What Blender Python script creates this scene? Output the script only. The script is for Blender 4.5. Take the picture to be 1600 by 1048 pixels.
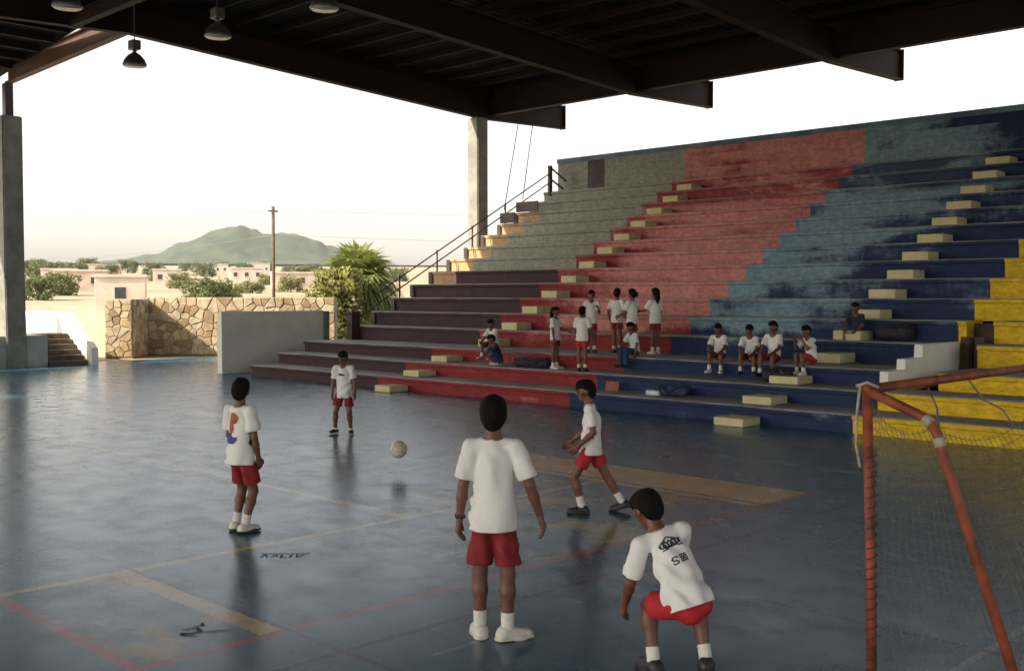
import bpy, bmesh, math, random
import numpy as np
from mathutils import Vector, Matrix
from mathutils.bvhtree import BVHTree
R = math.radians
for o in list(bpy.data.objects): bpy.data.objects.remove(o)
sc = bpy.context.scene
C = sc.collection
rnd = random.Random(7)

# ------------------------------------------------------------------ camera
cam = bpy.data.cameras.new('camera'); co = bpy.data.objects.new('camera', cam); C.objects.link(co)
cam.sensor_width = 36; cam.lens = 37.72; cam.clip_start = .1; cam.clip_end = 9000
co.location = (0, 0, 2.2); co.rotation_euler = (math.pi/2 - .0367, 0, .7752)
sc.camera = co
# ------------------------------------------------------------------ light
SUN = Vector((.45, 1.4, -1)).normalized()          # direction the light travels
EL = math.asin(-SUN.z); AZ = math.atan2(-SUN.x, -SUN.y)   # compass angle of the sun from +Y towards +X
w = bpy.data.worlds.new('World'); sc.world = w; w.use_nodes = True
nt = w.node_tree; nt.nodes.clear()
sky = nt.nodes.new('ShaderNodeTexSky'); sky.sky_type = 'NISHITA'; sky.sun_disc = False
sky.sun_elevation = EL; sky.sun_rotation = AZ
sky.air_density = 1.0; sky.dust_density = 2.6; sky.ozone_density = 1.0; sky.altitude = 50
hs = nt.nodes.new('ShaderNodeHueSaturation'); hs.inputs['Saturation'].default_value = .34
tint = nt.nodes.new('ShaderNodeMixRGB'); tint.blend_type = 'MULTIPLY'; tint.inputs[0].default_value = 1
tint.inputs[2].default_value = (1.0, .93, .875, 1)
bg = nt.nodes.new('ShaderNodeBackground'); bg.inputs[1].default_value = .15
out = nt.nodes.new('ShaderNodeOutputWorld')
nt.links.new(sky.outputs[0], hs.inputs['Color']); nt.links.new(hs.outputs[0], tint.inputs[1])
nt.links.new(tint.outputs[0], bg.inputs[0]); nt.links.new(bg.outputs[0], out.inputs[0])
sl = bpy.data.lights.new('sun', 'SUN'); so = bpy.data.objects.new('sun', sl); C.objects.link(so)
sl.energy = 4.2; sl.angle = R(.5); sl.color = (1, .86, .66)
so.rotation_euler = SUN.to_track_quat('-Z', 'Y').to_euler(); so.location = (-40, -60, 60)
vs = sc.view_settings; vs.view_transform = 'Standard'; vs.look = 'None'; vs.gamma = 1; vs.exposure = 1.22
vs.use_curve_mapping = False

# ------------------------------------------------------------------ node helpers
class NB:
    def __init__(s, name):
        s.m = bpy.data.materials.new(name); s.m.use_nodes = True; s.t = s.m.node_tree
        s.b = s.t.nodes['Principled BSDF']; s.tc = s.n('ShaderNodeTexCoord')
    def n(s, k): return s.t.nodes.new(k)
    def set(s, sock, v):
        if isinstance(v, bpy.types.NodeSocket): s.t.links.new(v, sock)
        elif isinstance(v, (tuple, list)) and len(v) == 3 and sock.type == 'RGBA': sock.default_value = (*v, 1)
        else: sock.default_value = v
    def math(s, op, a, b=0.0, c=0.0, clamp=False):
        n = s.n('ShaderNodeMath'); n.operation = op; n.use_clamp = clamp
        s.set(n.inputs[0], a); s.set(n.inputs[1], b); s.set(n.inputs[2], c); return n.outputs[0]
    def noise(s, scale, detail=4, rough=.55, vec=None, dist=0.0):
        n = s.n('ShaderNodeTexNoise'); n.inputs['Scale'].default_value = scale; n.inputs['Detail'].default_value = detail
        n.inputs['Roughness'].default_value = rough; n.inputs['Distortion'].default_value = dist
        s.t.links.new(vec or s.tc.outputs['Object'], n.inputs['Vector']); return n.outputs[0]
    def mapv(s, scale, loc=(0, 0, 0), rot=(0, 0, 0)):
        n = s.n('ShaderNodeMapping'); n.inputs['Scale'].default_value = scale; n.inputs['Location'].default_value = loc
        n.inputs['Rotation'].default_value = rot
        s.t.links.new(s.tc.outputs['Object'], n.inputs['Vector']); return n.outputs[0]
    def mix(s, f, a, b):
        n = s.n('ShaderNodeMix'); n.data_type = 'RGBA'; s.set(n.inputs[0], f); s.set(n.inputs[6], a); s.set(n.inputs[7], b); return n.outputs[2]
    def rng(s, v, a, b, c=0.0, d=1.0):
        n = s.n('ShaderNodeMapRange'); n.interpolation_type = 'SMOOTHSTEP'
        s.set(n.inputs[0], v); s.set(n.inputs[1], a); s.set(n.inputs[2], b); s.set(n.inputs[3], c); s.set(n.inputs[4], d); return n.outputs[0]
    def xyz(s, vec=None):
        n = s.n('ShaderNodeSeparateXYZ'); s.t.links.new(vec or s.tc.outputs['Object'], n.inputs[0]); return n.outputs
    def bump(s, h, strength, dist=.01):
        n = s.n('ShaderNodeBump'); n.inputs['Strength'].default_value = strength; n.inputs['Distance'].default_value = dist
        s.t.links.new(h, n.inputs['Height']); s.t.links.new(n.outputs[0], s.b.inputs['Normal'])
def pm(name, c1, c2=None, scale=3, rough=.7, bump=0.0, bscale=None, metallic=0, spec=.5, mul=(1, 1, 1)):
    s = NB(name); c2 = c2 or tuple(x*.75 for x in c1)
    v = s.mapv(mul)
    f = s.rng(s.noise(scale, 5, .6, v), .34, .66)
    s.set(s.b.inputs['Base Color'], s.mix(f, c1, c2)); s.b.inputs['Roughness'].default_value = rough
    s.b.inputs['Metallic'].default_value = metallic; s.b.inputs['Specular IOR Level'].default_value = spec
    if bump: s.bump(s.noise(bscale or scale*6, 4, .6, v), bump)
    return s.m

M = {}
M['concrete'] = pm('concrete', (.27, .27, .235), (.18, .18, .16), 2.2, .85, .25, 18)
M['pale_wall'] = pm('pale_wall', (.86, .87, .78), (.76, .78, .69), 1.6, .8, .2, 20)
M['white_wall'] = pm('white_wall', (.88, .88, .85), (.80, .80, .76), 2, .75, .15, 20)
M['stage_wall'] = pm('stage_wall', (.48, .50, .47), (.36, .38, .36), 1.2, .8, .15, 20)
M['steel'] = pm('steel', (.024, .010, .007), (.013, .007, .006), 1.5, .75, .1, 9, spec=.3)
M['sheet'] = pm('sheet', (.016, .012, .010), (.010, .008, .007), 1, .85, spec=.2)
M['brown_steel'] = pm('brown_steel', (.11, .05, .032), (.07, .032, .022), 2, .6, .1, 9)
M['cream'] = pm('cream', (.70, .64, .37), (.58, .52, .29), 3, .75, .2, 25)
M['dark_iron'] = pm('dark_iron', (.035, .02, .018), (.06, .03, .022), 5, .5, .1)
M['lamp_metal'] = pm('lamp_metal', (.18, .19, .19), (.11, .115, .12), 6, .4, metallic=.6)
M['lamp_glass'] = pm('lamp_glass', (.55, .55, .52), (.45, .45, .43), 8, .2)
M['galv'] = pm('galv', (.25, .26, .26), (.17, .17, .18), 10, .5, metallic=.5)
M['door'] = pm('door', (.06, .02, .016), (.035, .015, .012), 3, .6)
M['skin'] = pm('skin', (.17, .076, .046), (.135, .058, .036), 9, .5, .05, 60)
M['hair'] = pm('hair', (.005, .004, .0038), (.009, .007, .006), 40, .75, .8, 90, spec=.15)
M['shirt'] = pm('shirt', (.83, .83, .80), (.75, .75, .715), 7, .9, .55, 13, spec=.2, mul=(1, 1, .45))
M['pale_blue_shirt'] = pm('pale_blue_shirt', (.62, .70, .76), (.55, .63, .70), 6, .9, .1, 40)
M['dark_shirt'] = pm('dark_shirt', (.02, .045, .07), (.012, .02, .035), 6, .9, .1, 40)
M['shorts'] = pm('shorts', (.25, .011, .015), (.18, .008, .012), 7, .75, .45, 16)
M['red_shorts'] = pm('red_shorts', (.48, .018, .026), (.38, .013, .019), 7, .75, .45, 16)
M['denim'] = pm('denim', (.03, .06, .14), (.02, .04, .10), 9, .9, .1, 50)
M['white_shoe'] = pm('white_shoe', (.72, .70, .60), (.60, .58, .50), 14, .55, .1, 40)
M['black_shoe'] = pm('black_shoe', (.012, .012, .014), (.03, .03, .032), 12, .5, .1, 40)
M['sole_dark'] = pm('sole_dark', (.02, .02, .022), (.035, .035, .035), 12, .7)
M['sole_white'] = pm('sole_white', (.65, .63, .55), (.55, .53, .46), 12, .7)
M['sock'] = pm('sock', (.74, .73, .68), (.64, .63, .58), 20, .95, .2, 60)
M['print_black'] = pm('print_black', (.022, .022, .026), (.05, .05, .055), 30, .8)
M['print_orange'] = pm('print_orange', (.42, .13, .05), (.30, .09, .04), 30, .8)
M['print_blue'] = pm('print_blue', (.03, .06, .22), (.05, .08, .28), 30, .8)
M['bag'] = pm('bag', (.010, .010, .014), (.022, .022, .028), 9, .7, .3, 30)
M['bag_blue'] = pm('bag_blue', (.02, .035, .10), (.012, .02, .05), 9, .7, .3, 30)
M['book'] = pm('book', (.42, .15, .10), (.30, .10, .07), 8, .6)
M['ball'] = pm('ball', (.66, .64, .50), (.50, .48, .36), 9, .6, .1, 60)
M['goal_red'] = pm('goal_red', (.33, .075, .03), (.13, .035, .018), 9, .6, .35, 60)
M['tape'] = pm('tape', (.42, .38, .32), (.30, .26, .22), 20, .7)
M['net'] = pm('net', (.19, .205, .185), (.12, .13, .12), 20, .9)
M['bark'] = pm('bark', (.12, .085, .055), (.07, .05, .035), 5, .9, .4, 20)
M['eye'] = pm('eye', (.02, .015, .012), (.03, .02, .015), 5, .2)
M['scribble'] = pm('scribble', (.022, .028, .036), (.045, .06, .075), 25, .6)
M['line_white'] = pm('line_white', (.5, .5, .44), (.3, .31, .29), 9, .6)

# ------------------------------------------------------------------ object helpers
def tag(o, label=None, cat=None, group=None, kind=None):
    for k, v in (('label', label), ('category', cat), ('group', group), ('kind', kind)):
        if v: o[k] = v
    return o
def link(name, me, mat=None, parent=None):
    o = bpy.data.objects.new(name, me); C.objects.link(o)
    if me is not None and mat is not None and not me.materials:
        for m in (mat if isinstance(mat, (list, tuple)) else [mat]): me.materials.append(M[m] if isinstance(m, str) else m)
    if parent is not None: o.parent = parent
    return o
def empty(name, loc=(0, 0, 0), rz=0, label=None, cat=None, group=None):
    o = bpy.data.objects.new(name, None); C.objects.link(o); o.location = loc; o.rotation_euler = (0, 0, rz)
    o.empty_display_size = .2
    return tag(o, label, cat, group)
def mesh(name, verts, faces, smooth=False):
    me = bpy.data.meshes.new(name); me.from_pydata([tuple(v) for v in verts], [], faces); me.update()
    if smooth:
        for p in me.polygons: p.use_smooth = True
    return me
def bm_mesh(bm, name, smooth=False):
    bmesh.ops.recalc_face_normals(bm, faces=bm.faces)
    me = bpy.data.meshes.new(name); bm.to_mesh(me); bm.free()
    if smooth:
        for p in me.polygons: p.use_smooth = True
    return me
def bbox(bm, x0, x1, y0, y1, z0, z1, bev=0.0):
    vs = [bm.verts.new(p) for p in ((x0,y0,z0),(x1,y0,z0),(x1,y1,z0),(x0,y1,z0),(x0,y0,z1),(x1,y0,z1),(x1,y1,z1),(x0,y1,z1))]
    fs = [bm.faces.new([vs[i] for i in f]) for f in ((3,2,1,0),(4,5,6,7),(0,1,5,4),(1,2,6,5),(2,3,7,6),(3,0,4,7))]
    if bev:
        es = list({e for f in fs for e in f.edges})
        bmesh.ops.bevel(bm, geom=es, offset=bev, segments=2, affect='EDGES', profile=.6)
def box(name, x0, x1, y0, y1, z0, z1, mat, parent=None, bev=.01):
    bm = bmesh.new(); bbox(bm, x0, x1, y0, y1, z0, z1, bev)
    return link(name, bm_mesh(bm, name), mat, parent)
def prism(name, poly, axis, a0, a1, mat, parent=None, bev=.008):
    """polygon in the two other axes, extruded along axis from a0 to a1"""
    bm = bmesh.new()
    def P(u, v, a): return {'x': (a, u, v), 'y': (u, a, v), 'z': (u, v, a)}[axis]
    b = [bm.verts.new(P(u, v, a0)) for u, v in poly]; t = [bm.verts.new(P(u, v, a1)) for u, v in poly]
    bm.faces.new(b[::-1]); bm.faces.new(t); n = len(poly)
    for i in range(n): bm.faces.new((b[i], b[(i+1) % n], t[(i+1) % n], t[i]))
    if bev: bmesh.ops.bevel(bm, geom=list(bm.edges), offset=bev, segments=1, affect='EDGES')
    return link(name, bm_mesh(bm, name), mat, parent)
def tube(bm, pts, r, seg=8, close=False):
    pts = [Vector(p) for p in pts]; rings = []
    rr = r if isinstance(r, (list, tuple)) else [r]*len(pts)
    ref = None
    for i, p in enumerate(pts):
        d = ((pts[min(i+1, len(pts)-1)] - p).normalized() + (p - pts[max(i-1, 0)]).normalized())
        d = d.normalized() if d.length > 1e-6 else Vector((0, 0, 1))
        if ref is None or abs(ref.dot(d)) > .95: ref = Vector((0, 0, 1)) if abs(d.z) < .9 else Vector((1, 0, 0))
        a = d.cross(ref).normalized(); b = d.cross(a)
        rings.append([bm.verts.new(p + (a*math.cos(2*math.pi*k/seg) + b*math.sin(2*math.pi*k/seg))*rr[i]) for k in range(seg)])
    for i in range(len(rings)-1):
        for k in range(seg): bm.faces.new((rings[i][k], rings[i][(k+1) % seg], rings[i+1][(k+1) % seg], rings[i+1][k]))
    bm.faces.new(rings[0][::-1]); bm.faces.new(rings[-1])
def tubes(name, lists, r, mat, parent=None, seg=8):
    bm = bmesh.new()
    for l in lists: tube(bm, l, r, seg)
    return link(name, bm_mesh(bm, name, True), mat, parent)
def lathe(name, prof, mat, parent=None, seg=20, loc=(0, 0, 0)):
    vs, fs = [], []
    for r, z in prof:
        for k in range(seg): vs.append((loc[0]+r*math.cos(2*math.pi*k/seg), loc[1]+r*math.sin(2*math.pi*k/seg), loc[2]+z))
    for i in range(len(prof)-1):
        for k in range(seg): fs.append((i*seg+k, i*seg+(k+1) % seg, (i+1)*seg+(k+1) % seg, (i+1)*seg+k))
    fs.append(tuple(range(seg))[::-1]); fs.append(tuple((len(prof)-1)*seg+k for k in range(seg)))
    return link(name, mesh(name, vs, fs, True), mat, parent)

# ------------------------------------------------------------------ court floor
def floor_mat():
    s = NB('court_paint'); x, y, z = s.xyz()
    n1 = s.noise(.35, 5, .6); n2 = s.noise(2.2, 6, .65); n3 = s.noise(14, 4, .6)
    streak = s.noise(1.0, 6, .65, s.mapv((.5, 3.2, 1), rot=(0, 0, R(40))), .6)
    blue = s.mix(s.rng(n1, .35, .65), (.022, .088, .140), (.042, .122, .172))
    base = s.mix(s.math('MULTIPLY', s.rng(streak, .42, .75), .55), blue, (.075, .165, .205))
    base = s.mix(s.math('MULTIPLY', s.rng(n2, .5, .8), .4), base, (.018, .045, .075))
    wob = s.math('MULTIPLY', s.math('SUBTRACT', n3, .5), .05)
    xw = s.math('ADD', x, wob); yw = s.math('ADD', y, wob)
    def rect(x0, x1, y0, y1):
        a = s.math('LESS_THAN', s.math('ABSOLUTE', s.math('SUBTRACT', xw, (x0+x1)/2)), (x1-x0)/2)
        b = s.math('LESS_THAN', s.math('ABSOLUTE', s.math('SUBTRACT', yw, (y0+y1)/2)), (y1-y0)/2)
        return s.math('MULTIPLY', a, b)
    def any_(l):
        r = rect(*l[0])
        for q in l[1:]: r = s.math('MAXIMUM', r, rect(*q))
        return r
    blot = s.noise(.9, 6, .7, s.mapv((1, 1, 1), (3, 5, 0)), .3)
    blotch = s.rng(blot, .50, .60)
    wear = s.rng(n2, .36, .56, .4, 1.0)
    # blotchy remains of the yellow lane fill, the olive strip by the stands
    fill = any_([(-8.15, -5.95, 6.5, 9.7), (-8.15, -5.95, 2.95, 3.9), (-9.2, -7.6, 7.6, 9.6)])
    base = s.mix(s.math('MULTIPLY', s.math('MULTIPLY', fill, blotch), .85), base, (.34, .24, .08))
    strip = any_([(-27, -12.2, 13.7, 15.6), (-9.6, -4, 13.9, 15.2)])
    base = s.mix(s.math('MULTIPLY', s.math('MULTIPLY', strip, s.rng(blot, .40, .62)), .42), base, (.19, .17, .10))
    band = any_([(-10.9, -5.95, 9.8, 10.85)])
    base = s.mix(s.math('MULTIPLY', band, s.rng(n2, .25, .5, .6, .95)), base, (.56, .36, .10))
    yl = any_([(-8.22, -8.12, 2.9, 9.8), (-18.5, -8.15, 6.82, 6.92), (-8.15, -5.95, 3.78, 3.95), (-8.15, -5.95, 9.76, 9.86), (-20, -19.93, 10, 14)])
    base = s.mix(s.math('MULTIPLY', yl, wear), base, (.50, .34, .10))
    rl = any_([(-6.0, -5.91, 2.9, 10.9), (-8.2, -5.95, 2.87, 2.97)])
    base = s.mix(s.math('MULTIPLY', rl, wear), base, (.30, .06, .06))
    wl = any_([(-2.53, -2.48, 5.9, 13), (-13.0, -5.2, 12.55, 12.59), (-4.92, -4.88, 4.3, 4.75)])
    base = s.mix(s.math('MULTIPLY', wl, s.math('MULTIPLY', wear, .6)), base, (.36, .37, .34))
    jt = any_([(-5.378, -5.322, -17, 16), (-11.128, -11.072, -17, 16), (-16.90, -16.81, -17, 16), (-22.65, -22.55, -17, 16), (-13.52, -13.48, -2, 12),
               (-40, 15, 3.945, 3.995), (-5.35, 15, 6.75, 6.795), (-40, 15, 9.90, 9.96), (-40, 15, 12.88, 12.95), (-40, 15, -2.02, -2.0)])
    base = s.mix(s.math('MULTIPLY', jt, .95), base, (.018, .02, .022))
    scuff = s.rng(s.noise(1.0, 3, .6, s.mapv((.8, 9, 1), rot=(0, 0, R(-25)))), .71, .76)
    base = s.mix(s.math('MULTIPLY', scuff, .6), base, (.02, .022, .027))
    s.set(s.b.inputs['Base Color'], base)
    s.set(s.b.inputs['Roughness'], s.math('ADD', s.rng(n2, .3, .7, .16, .24), s.math('MULTIPLY', streak, .10)))
    s.b.inputs['Specular IOR Level'].default_value = .42; s.b.inputs['Specular Tint'].default_value = (.66, .90, 1.0, 1)
    h = s.math('ADD', s.math('MULTIPLY', streak, .6), s.math('SUBTRACT', s.math('MULTIPLY', n2, .5), jt))
    s.bump(h, .025, .012)
    return s.m
M['court'] = floor_mat()
bm = bmesh.new(); bbox(bm, -35.1, 16, -18, 30, -.3, 0)
tag(link('court_floor', bm_mesh(bm, 'court_floor'), 'court'), kind='structure')

def ground_h(r):
    pts = [(0, -.06), (55, -.06), (90, .3), (150, 1.9), (300, 6.2), (600, 15), (1000, 29), (1500, 42), (4200, 60)]
    for (a, b), (c, d) in zip(pts, pts[1:]):
        if r <= c: return b + (d-b)*(r-a)/(c-a)
    return 60
s = NB('dry_ground')
f = s.rng(s.noise(.05, 6, .65), .4, .6); g2 = s.rng(s.noise(.8, 5, .6), .35, .65)
s.set(s.b.inputs['Base Color'], s.mix(s.math('MULTIPLY', f, .6), s.mix(g2, (.42, .34, .24), (.34, .27, .18)), (.20, .19, .10)))
s.b.inputs['Roughness'].default_value = .95; s.bump(s.noise(1.5, 5), .3, .05); M['ground'] = s.m
vs_, fs_ = [], []; rad = [0, 20, 40, 55, 70, 90, 120, 150, 220, 300, 450, 600, 800, 1000, 1500, 2120]; seg = 96
for r_ in rad:
    for k in range(seg):
        a = 2*math.pi*k/seg; vs_.append((r_*math.cos(a), r_*math.sin(a), ground_h(r_)))
for i in range(len(rad)-1):
    for k in range(seg): fs_.append((i*seg+k, i*seg+(k+1) % seg, (i+1)*seg+(k+1) % seg, (i+1)*seg+k))
gm = mesh('ground', vs_, fs_, True)
bm = bmesh.new(); bm.from_mesh(gm); bmesh.ops.remove_doubles(bm, verts=bm.verts, dist=1e-4); gm = bm_mesh(bm, 'ground', True)
tag(link('ground', gm, 'ground'), kind='structure')

# hill: heights along its ridge, falling off in depth
s = NB('hill_scrub')
f = s.rng(s.noise(.035, 8, .7), .42, .6)
s.set(s.b.inputs['Base Color'], s.mix(f, (.030, .055, .036), (.060, .080, .046))); s.b.inputs['Roughness'].default_value = 1; M['hill'] = s.m
hd = Vector((-.8854, .5403, 0)).normalized(); hr = Vector((hd.y, -hd.x, 0)); HD = 1650
prof = [(-330, 0), (-250, 2), (-165, 13), (-125, 21), (-75, 39), (-35, 56), (-14, 63), (0, 66), (16, 59), (34, 53), (55, 55), (80, 52), (104, 47), (135, 35), (180, 20), (230, 8), (330, 0)]
def hp(u):
    for (a, b), (c, d) in zip(prof, prof[1:]):
        if u <= c:
            t = (u-a)/(c-a); t = t*t*(3-2*t); return b+(d-b)*t
    return 0
NU, NV = 110, 44; vs_, fs_ = [], []
hn = np.random.RandomState(3).normal(size=(NV+1, NU+1))
for j in range(NV+1):
    for i in range(NU+1):
        u = -330+660*i/NU; v = -300+600*j/NV
        h = hp(u + .12*v*math.sin(u*.03))*math.exp(-(v/130)**2)
        h += (1.6*math.sin(u*.11+v*.07)+1.2*math.sin(u*.23-v*.17) + .5*hn[j, i])*min(1, h/18)
        p = hd*(HD+v) + hr*u; vs_.append((p.x, p.y, 41 + h))
for j in range(NV):
    for i in range(NU): a = j*(NU+1)+i; fs_.append((a, a+1, a+NU+2, a+NU+1))
tag(link('hill', mesh('hill', vs_, fs_, True), 'hill'), kind='structure')

# ------------------------------------------------------------------ bleachers
YF, T1, WK, R1, T2, R2 = 16.04, .867, 1.656, .307, .766, .41
def RY(k): return YF+(k-1)*T1 if k <= 3 else YF+2*T1+WK+(k-4)*T2
def RZ(k): return k*R1 if k <= 3 else 3*R1+(k-3)*R2
XL, XE = -25.75, 8.0
XBR, XRB, XBY = -20.25, -14.15, -8.1
def riser_mat():
    s = NB('stand_paint'); x, y, z = s.xyz()
    nb = s.noise(.55, 6, .7, s.mapv((1, 1, 2.0)), .4); nf = s.noise(5, 6, .7, s.mapv((1, 1, 2.2)))
    drip = s.noise(3.0, 5, .7, s.mapv((2.6, 1, .35)))
    patch = s.noise(1.1, 3, .5, s.mapv((.35, .1, 2.4), (2, 0, 7)))
    lt = lambda v: s.math('LESS_THAN', x, v)
    brown = s.mix(nf, (.036, .015, .015), (.062, .028, .027)); red = s.mix(nf, (.30, .019, .021), (.20, .014, .018))
    blue = s.mix(nf, (.008, .033, .125), (.005, .015, .058)); yel = s.mix(s.rng(nf, .4, .7), (.76, .52, .012), (.66, .44, .014))
    grey = s.mix(drip, (.40, .41, .33), (.20, .205, .165)); salm = s.mix(drip, (.72, .36, .31), (.46, .12, .115))
    teal = s.mix(drip, (.33, .48, .52), (.07, .17, .27))
    # wear of the paint: worst on the middle of the stand and on the high brown rows
    zz = s.math('ADD', z, s.math('MULTIPLY', s.math('SUBTRACT', nb, .5), .5))
    mid = s.math('MULTIPLY', s.rng(x, -19.6, -17.2), s.math('SUBTRACT', 1.0, s.rng(x, -12.2, -8.9)))
    mid = s.math('MULTIPLY', mid, s.rng(zz, 1.15, 1.8))
    hi = s.math('MULTIPLY', lt(XBR), s.math('GREATER_THAN', z, 2.98))
    hi2 = s.math('MULTIPLY', s.math('MULTIPLY', s.rng(zz, 3.0, 3.9), lt(-14)), .65)
    wr = s.math('MAXIMUM', s.math('MAXIMUM', mid, hi), hi2)
    wr = s.math('ADD', wr, s.math('MULTIPLY', s.math('SUBTRACT', nb, .5), 1.5))
    wr = s.math('ADD', wr, s.math('MULTIPLY', s.math('SUBTRACT', drip, .5), .9))
    wr = s.math('ADD', wr, s.math('MULTIPLY', s.math('SUBTRACT', patch, .5), 1.3))
    rowi = s.math('FLOOR', s.math('DIVIDE', s.math('SUBTRACT', z, .921), .41))
    cmb = s.n('ShaderNodeCombineXYZ'); s.set(cmb.inputs[0], s.math('MULTIPLY', x, .42)); s.set(cmb.inputs[1], s.math('MULTIPLY', rowi, 3.7)); s.set(cmb.inputs[2], s.math('MULTIPLY', z, .8))
    rown = s.noise(1.0, 4, .6, cmb.outputs[0])
    wr = s.math('ADD', wr, s.math('MULTIPLY', s.math('SUBTRACT', rown, .53), s.math('ADD', 1.6, s.math('MULTIPLY', s.math('GREATER_THAN', x, XRB), 2.2))))
    lowr = s.math('FRACT', s.math('DIVIDE', s.math('SUBTRACT', z, .921), .41))
    wr = s.math('ADD', wr, s.math('MULTIPLY', s.math('SUBTRACT', lowr, .45), .35))
    wr = s.math('ADD', wr, s.math('MULTIPLY', s.math('SUBTRACT', s.noise(9, 8, .8, s.mapv((1, 1, 1.8), (1, 2, 5))), .5), 1.1))
    wr = s.rng(wr, .12, .95)
    dark_band = s.math('MULTIPLY', s.rng(z, 4.75, 5.0), s.math('SUBTRACT', 1.0, s.rng(z, 5.75, 5.86)))
    dark_band = s.math('MULTIPLY', dark_band, s.math('MULTIPLY', s.rng(nb, .40, .52), s.math('GREATER_THAN', x, XBR)))
    wr = s.math('MULTIPLY', wr, s.math('SUBTRACT', 1.0, s.math('MULTIPLY', dark_band, .85)))
    wg = s.math('MAXIMUM', s.math('MULTIPLY', hi, s.rng(s.math('ADD', drip, s.math('MULTIPLY', nb, .6)), .38, .6, .55, 1)), s.math('MULTIPLY', wr, hi))
    c = s.mix(lt(XBY), yel, s.mix(wr, blue, teal))
    c = s.mix(lt(XRB), c, s.mix(wr, red, salm)); c = s.mix(lt(XBR), c, s.mix(wg, brown, grey))
    bare_lit = s.math('MULTIPLY', s.math('MULTIPLY', lt(-24.5), s.math('GREATER_THAN', z, 2.57)), s.math('LESS_THAN', z, 5.03))  # bare row ends, their tan also standing in for the sunlit patches
    c = s.mix(bare_lit, c, s.mix(nf, (.52, .36, .19), (.44, .29, .15)))
    fine = s.rng(s.noise(7, 7, .8, s.mapv((.8, 1, 1.6), (4, 1, 2))), .3, .7, .62, 1.22)
    sc2 = s.n('ShaderNodeVectorMath'); sc2.operation = 'SCALE'; s.t.links.new(c, sc2.inputs[0]); s.t.links.new(fine, sc2.inputs['Scale']); c = sc2.outputs[0]
    stain = s.math('MULTIPLY', s.math('ADD', .25, s.math('MULTIPLY', lt(XBY), .75)), s.rng(s.noise(2.2, 6, .75, s.mapv((1, 1, .7), (9, 2, 1))), .58, .78, 0, .6))
    c = s.mix(stain, c, s.mix(lt(XBY), (.28, .19, .03), (.035, .03, .035)))
    s.set(s.b.inputs['Base Color'], c); s.b.inputs['Roughness'].default_value = .78
    s.bump(nf, .25, .012); return s.m
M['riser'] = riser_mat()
def tread_mat():
    s = NB('stand_tread'); x, y, z = s.xyz()
    n = s.noise(1.4, 6, .65); n2 = s.noise(9, 5, .6)
    c = s.mix(s.rng(n, .35, .65), (.40, .40, .36), (.27, .275, .25)); c = s.mix(s.math('MULTIPLY', n2, .3), c, (.10, .10, .095))
    s.set(s.b.inputs['Base Color'], c); s.b.inputs['Roughness'].default_value = .75; s.bump(n2, .2, .01); return s.m
M['tread'] = tread_mat()
stand = empty('bleachers', (0, 0, 0), 0, 'long stepped concrete grandstand painted brown, red, blue and yellow', 'bleachers')
GX0, GX1 = -7.95, -7.45      # entrance cut through rows 3 to 5
def row(x0, x1, y0, y1, z0, z1):
    bm = bmesh.new(); n = max(2, int((x1-x0)/.45)); bev = .022
    rs = np.random.RandomState(int(z1*100)+int(x0*10) & 1023)
    pr = lambda: [(y0, z1-.085), (y0, z1-bev), (y0+bev, z1), (y1, z1), (y1, z0), (y0+.045, z0), (y0+.045, z1-.10)]
    rings = []
    for i in range(n+1):
        xx = x0+(x1-x0)*i/n; jit = rs.normal(0, .0035, 4) if 0 < i < n else [0]*4
        p = pr(); p[1] = (p[1][0]+jit[0], p[1][1]+jit[1]); p[2] = (p[2][0]+jit[2], p[2][1]+jit[1]*.3)
        rings.append([bm.verts.new((xx, a, b)) for a, b in p])
    for i in range(n):
        for k in range(7):
            f = bm.faces.new((rings[i][k], rings[i][(k+1) % 7], rings[i+1][(k+1) % 7], rings[i+1][k]))
            f.material_index = 1 if k in (1, 2) else 0
    bm.faces.new(rings[0]); bm.faces.new(rings[-1][::-1])
    return link('seat_row', bm_mesh(bm, 'seat_row'), ['riser', 'tread'], stand)
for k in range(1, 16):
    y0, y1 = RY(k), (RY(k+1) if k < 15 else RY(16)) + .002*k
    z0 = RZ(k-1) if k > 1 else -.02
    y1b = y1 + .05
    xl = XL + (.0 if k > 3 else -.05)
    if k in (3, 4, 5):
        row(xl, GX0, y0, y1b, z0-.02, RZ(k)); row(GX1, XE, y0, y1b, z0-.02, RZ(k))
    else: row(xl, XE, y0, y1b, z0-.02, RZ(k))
# body below the rows, seen at the left end and in the entrance
end = [(YF+.08, -.02)]
for k in range(1, 16): end += [(RY(k)+.08, RZ(k)-.05), (RY(k+1 if k < 15 else 16)+.08, RZ(k)-.05)]
end += [(RY(16)+.2, -.02)]
prism('end_wall', end, 'x', XL+.04, XL+.3, 'concrete', stand, 0)
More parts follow.
